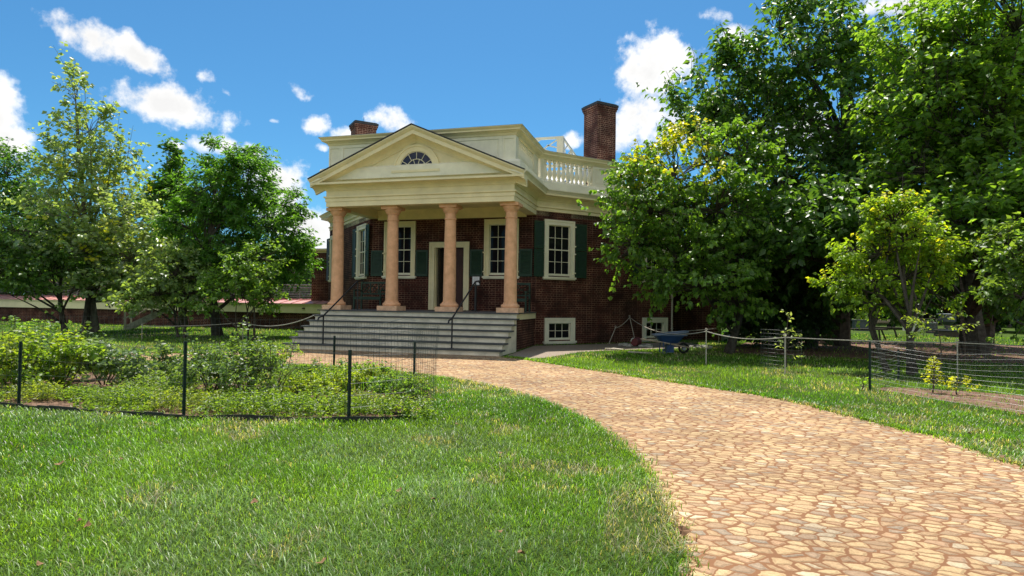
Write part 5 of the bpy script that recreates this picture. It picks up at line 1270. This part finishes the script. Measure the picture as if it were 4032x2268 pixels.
for k in range(3):
    q = at((2868 + 27 * k) / K, (1322 - 4.5 * k) / K, 27 + .7 * k); mb = MB(); mb.box(-.42, .42, -.22, .22, 0, .14); mb.box(-.44, .44, -.24, .24, .141, .19); o = mb.build('stone_step', M['pale']); o.location = (q[0], q[1], .12 * k); o.rotation_euler = (0, 0, YAW)
    tag(o, ['lowest of the three pinkish stone steps on the lawn beyond the house corner', 'middle one of the three pinkish stone steps beyond the house corner', 'topmost of the three pinkish stone steps, nearest the drooping dark tree'][k], 'step', 'stone garden steps')

# ------------------------------------------------------------------ grass
def inside(x, y, poly):
    r = np.zeros(len(x), bool); n = len(poly); j = n - 1
    for i in range(n):
        xi, yi, xj, yj = poly[i][0], poly[i][1], poly[j][0], poly[j][1]
        c = ((yi > y) != (yj > y)) & (x < (xj - xi) * (y - yi) / (yj - yi + 1e-12) + xi); r ^= c; j = i
    return r


def vnoise(x, y, s, seed):
    g = np.random.RandomState(seed).random((64, 64)); x, y = x * s + 500, y * s + 500; xi, yi = np.floor(x).astype(int), np.floor(y).astype(int); fx, fy = x - xi, y - yi
    fx, fy = fx * fx * (3 - 2 * fx), fy * fy * (3 - 2 * fy); a = lambda i, j: g[(xi + i) % 64, (yi + j) % 64]
    return (a(0, 0) * (1 - fx) + a(1, 0) * fx) * (1 - fy) + (a(0, 1) * (1 - fx) + a(1, 1) * fx) * fy


HOUSE_FP = [(-3.4, -1.78), (3.4, -1.78)] + OCT[1:] + [(-3.4, 2.9)]
PAV = [(7, 8.8), (9.6, 8.8), (9.6, 12.2), (7, 12.2)]
LIT = [(9.2, 2.4), (14, 1.6), (20, 2.0), (26, 9), (20, 12), (14, 11), (10.4, 8.2)]


def blades(rng, x, y, h, w, lean, seg, edge=None):
    n = len(x); an = rng.random(n) * 6.283; dx, dy = np.cos(an), np.sin(an); hh = h * (.55 + .75 * rng.random(n)); le = hh * lean * (.2 + 1.2 * rng.random(n))
    p2 = vnoise(x, y, .55, 1) * .6 + vnoise(x, y, 1.7, 2) * .4; dry = vnoise(x, y, .9, 3) * .55 + vnoise(x, y, 3.3, 4) * .45; blue = vnoise(x, y, 1.3, 7) * .5 + vnoise(x, y, .35, 8) * .5
    g1, g2, g3, tan = np.array((.070, .175, .012)), np.array((.16, .275, .028)), np.array((.155, .245, .085)), np.array((.33, .30, .19))
    k = np.clip(p2 * 1.7 - .35 + .35 * (rng.random(n) - .5), 0, 1)[:, None]; c = g1 * (1 - k) + g2 * k
    b = (np.clip((blue - .52) * 5, 0, 1) * .75)[:, None]; c = c * (1 - b) + g3 * b
    q = np.clip((dry - .575) * 5, 0, .6); d = (rng.random(n) < q + .035)[:, None]; c = np.where(d, tan * (.7 + .6 * rng.random((n, 1))), c) * (.5 + 1.25 * rng.random((n, 1)) ** 1.6) * (.72 + .6 * vnoise(x, y, 2.6, 9) * .6 + .35 * vnoise(x, y, .7, 10))[:, None]
    cx, cy = -dy * w * .5, dx * w * .5; z0 = np.full(n, -.004)
    if seg == 1:
        V = np.stack([np.stack([x - cx, y - cy, z0], 1), np.stack([x + cx, y + cy, z0], 1), np.stack([x + dx * le, y + dy * le, hh], 1)], 1).reshape(-1, 3)
        F = np.arange(n * 3).reshape(-1, 3); return V, F, np.repeat(c, 3, 0)
    mx_, my_ = x + dx * le * .35, y + dy * le * .35
    V = np.stack([np.stack([x - cx, y - cy, z0], 1), np.stack([x + cx, y + cy, z0], 1), np.stack([mx_ + cx * .8, my_ + cy * .8, hh * .62], 1), np.stack([mx_ - cx * .8, my_ - cy * .8, hh * .62], 1), np.stack([x + dx * le, y + dy * le, hh * .92], 1)], 1).reshape(-1, 3)
    i = np.arange(n)[:, None] * 5; F = np.concatenate([i + [[0, 1, 2]], i + [[0, 2, 3]], i + [[3, 2, 4]]], 1).reshape(-1, 3); return V, F, np.repeat(c, 5, 0)


rng = np.random.RandomState(100); parts = []
fw2 = math.atan2(-_b[1], -_b[0])
for (r0, r1, dn, h, w, lean, seg) in ((0.2, 2.6, 1800, .043, .0048, 1.4, 2), (2.6, 4.6, 5600, .043, .0044, 1.4, 2), (4.6, 7, 4000, .044, .0054, 1.35, 2), (7, 10.5, 1900, .048, .0085, 1.25, 2), (10.5, 16, 700, .052, .0135, 1.0, 1), (16, 26, 300, .055, .022, .8, 1), (26, 46, 80, .06, .04, .7, 1)):
    half = math.radians(179 if r1 < 3 else 85 if r1 < 11 else 62); A = half * (r1 * r1 - r0 * r0); n = int(A * dn); r = np.sqrt(r0 * r0 + (r1 * r1 - r0 * r0) * rng.random(n)); a = fw2 + half * (2 * rng.random(n) - 1)
    x, y = CAM[0] + r * np.cos(a), CAM[1] + r * np.sin(a)
    ok = ~inside(x, y, PATH) & ~inside(x, y, HOUSE_FP) & ~inside(x, y, GRAVEL) & ~inside(x, y, PAV) & (y < 20)
    ok &= ~(inside(x, y, BED) & (rng.random(n) < .80 + .2 * (vnoise(x, y, 1.1, 5) > .55))); ok &= ~(inside(x, y, BED_R) & (rng.random(n) < .8)); ok &= ~(inside(x, y, LIT) & (rng.random(n) < .9)); ok &= ~((x < -7.6) & (y > 8.2))
    thin = vnoise(x, y, .9, 3) * .55 + vnoise(x, y, 3.3, 4) * .45; ok &= rng.random(n) > np.clip((thin - .62) * 3, 0, .6)
    x, y = x[ok], y[ok]; hk = .75 + .6 * vnoise(x, y, 1.9, 6)
    V, F, C = blades(rng, x, y, h * hk, w * (.7 + .6 * rng.random(len(x))), lean, seg); parts.append((V, F, C))
# longer tufts hanging over the path edges
for line in (PATH_IN, PATH_OUT_R, PATH_OUT_L):
    P = np.array([p[:2] for p in line]); d = np.linalg.norm(np.diff(P, axis=0), axis=1); tot = d.sum(); n = int(tot * 420); k = rng.choice(len(d), n, p=d / tot); t = rng.random((n, 1)); q = P[k] + (P[k + 1] - P[k]) * t + rng.normal(size=(n, 2)) * (.02 + .06 * rng.random((n, 1)))
    ok = np.hypot(q[:, 0] - CAM[0], q[:, 1] - CAM[1]) > 2.6; q = q[ok]; dist = np.hypot(q[:, 0] - CAM[0], q[:, 1] - CAM[1]); parts.append(blades(rng, q[:, 0], q[:, 1], np.full(len(q), .052), .0035 + .0009 * dist, 1.3, 2))
V, F, C = join(parts)
tag(np_mesh('grass', V, F, M['grass'], None, C), 'mown green lawn grass with dry straw-coloured patches', 'grass', kind='stuff')

mb = MB(); ed = [p for p in BED if p[1] < -10.2]
for a, b in zip(ed, ed[1:]):
    d = (b - a) / (np.linalg.norm(b - a) + 1e-9); n_ = np.array((d[1], -d[0])) * .008
    mb.prism([a - n_, b - n_, b + n_, a + n_], -.02, .055 + .012 * math.sin(a[0] * 5))
tag(mb.build('bed_edging', M['black']), 'thin black edging strip along the front of the flower bed', 'edging')

# weeds, seedlings and reed-like shoots inside the bed
parts = []; x0, x1 = -5.0, 4.6; n = 9000; x, y = x0 + (x1 - x0) * rng.random(n), -11.5 + 4.6 * rng.random(n); ok = inside(x, y, BED) & (vnoise(x, y, 1.1, 5) < .42); x, y = x[ok], y[ok]; n = len(x)
P0 = np.stack([x, y, np.full(n, .01)], 1); P1 = P0 + np.stack([rng.normal(size=n) * .03, rng.normal(size=n) * .03, .03 + .16 * rng.random(n) * vnoise(x, y, .8, 11) * 1.4], 1)
parts.append(leaves_on(rng, P0, P1, 6, .05, .5, .1, ((.06, .12, .02), (.13, .19, .03)), .3))
n = 420; x, y = .8 + 3.2 * rng.random(n), -9.6 + 2.2 * rng.random(n); ok = inside(x, y, BED); x, y = x[ok], y[ok]
parts.append(blades(rng, x, y, np.full(len(x), .36), np.full(len(x), .009), .15, 2))
V, F, C = join(parts); tag(np_mesh('ground_cover', V, F, M['leaf'], None, C), 'low weeds and reed-like shoots covering the soil of the flower bed', 'ground cover', kind='stuff')

# ------------------------------------------------------------------ fallen leaves
first = None
for i, (x, y) in enumerate([(305, 1165), (222, 1340), (1003, 1247), (1262, 1352), (1310, 1412), (1145, 1075), (935, 1068), (640, 1280), (808, 1435), (1260, 1150), (2065, 1048), (1960, 1030), (2210, 1060), (1880, 985), (2440, 1100), (100, 1440), (200, 1325), (150, 1180), (2520, 1160), (1090, 1270)]):
    q = gnd(x, y)
    if first is None:
        mb = MB(); n = 9; P = [(.045 * math.cos(a) * (1 + .25 * math.sin(3 * a)), .028 * math.sin(a) * (1 + .2 * math.cos(4 * a)), .012 * math.cos(2 * a) + .03) for a in [k * 2 * math.pi / n for k in range(n)]]
        for k in range(n): mb.poly([(0, 0, .016), P[k], P[(k + 1) % n]])
        o = mb.build('fallen_leaf', M['dryleaf']); first = o; tag(o, 'dry brown curled leaf lying on the mown grass', 'leaf', 'dry leaves fallen on the lawn')
    else:
        o = first.copy(); COL.objects.link(o)
    s = .42 + .4 * ((i * 37) % 10) / 10; o.location = (q[0], q[1], .03); o.rotation_euler = (.3 * math.sin(i * 5), .3 * math.cos(i * 3), i * 2.1); o.scale = (s, s, s)
q = gnd(1712, 1362); o = first.copy(); COL.objects.link(o); o.location = (q[0], q[1], .06); o.rotation_euler = (1.0, .3, .5); o.scale = (1.0, 1.0, 1.0); o['label'] = 'large red-brown dry leaf caught upright on the edge of the stone path'
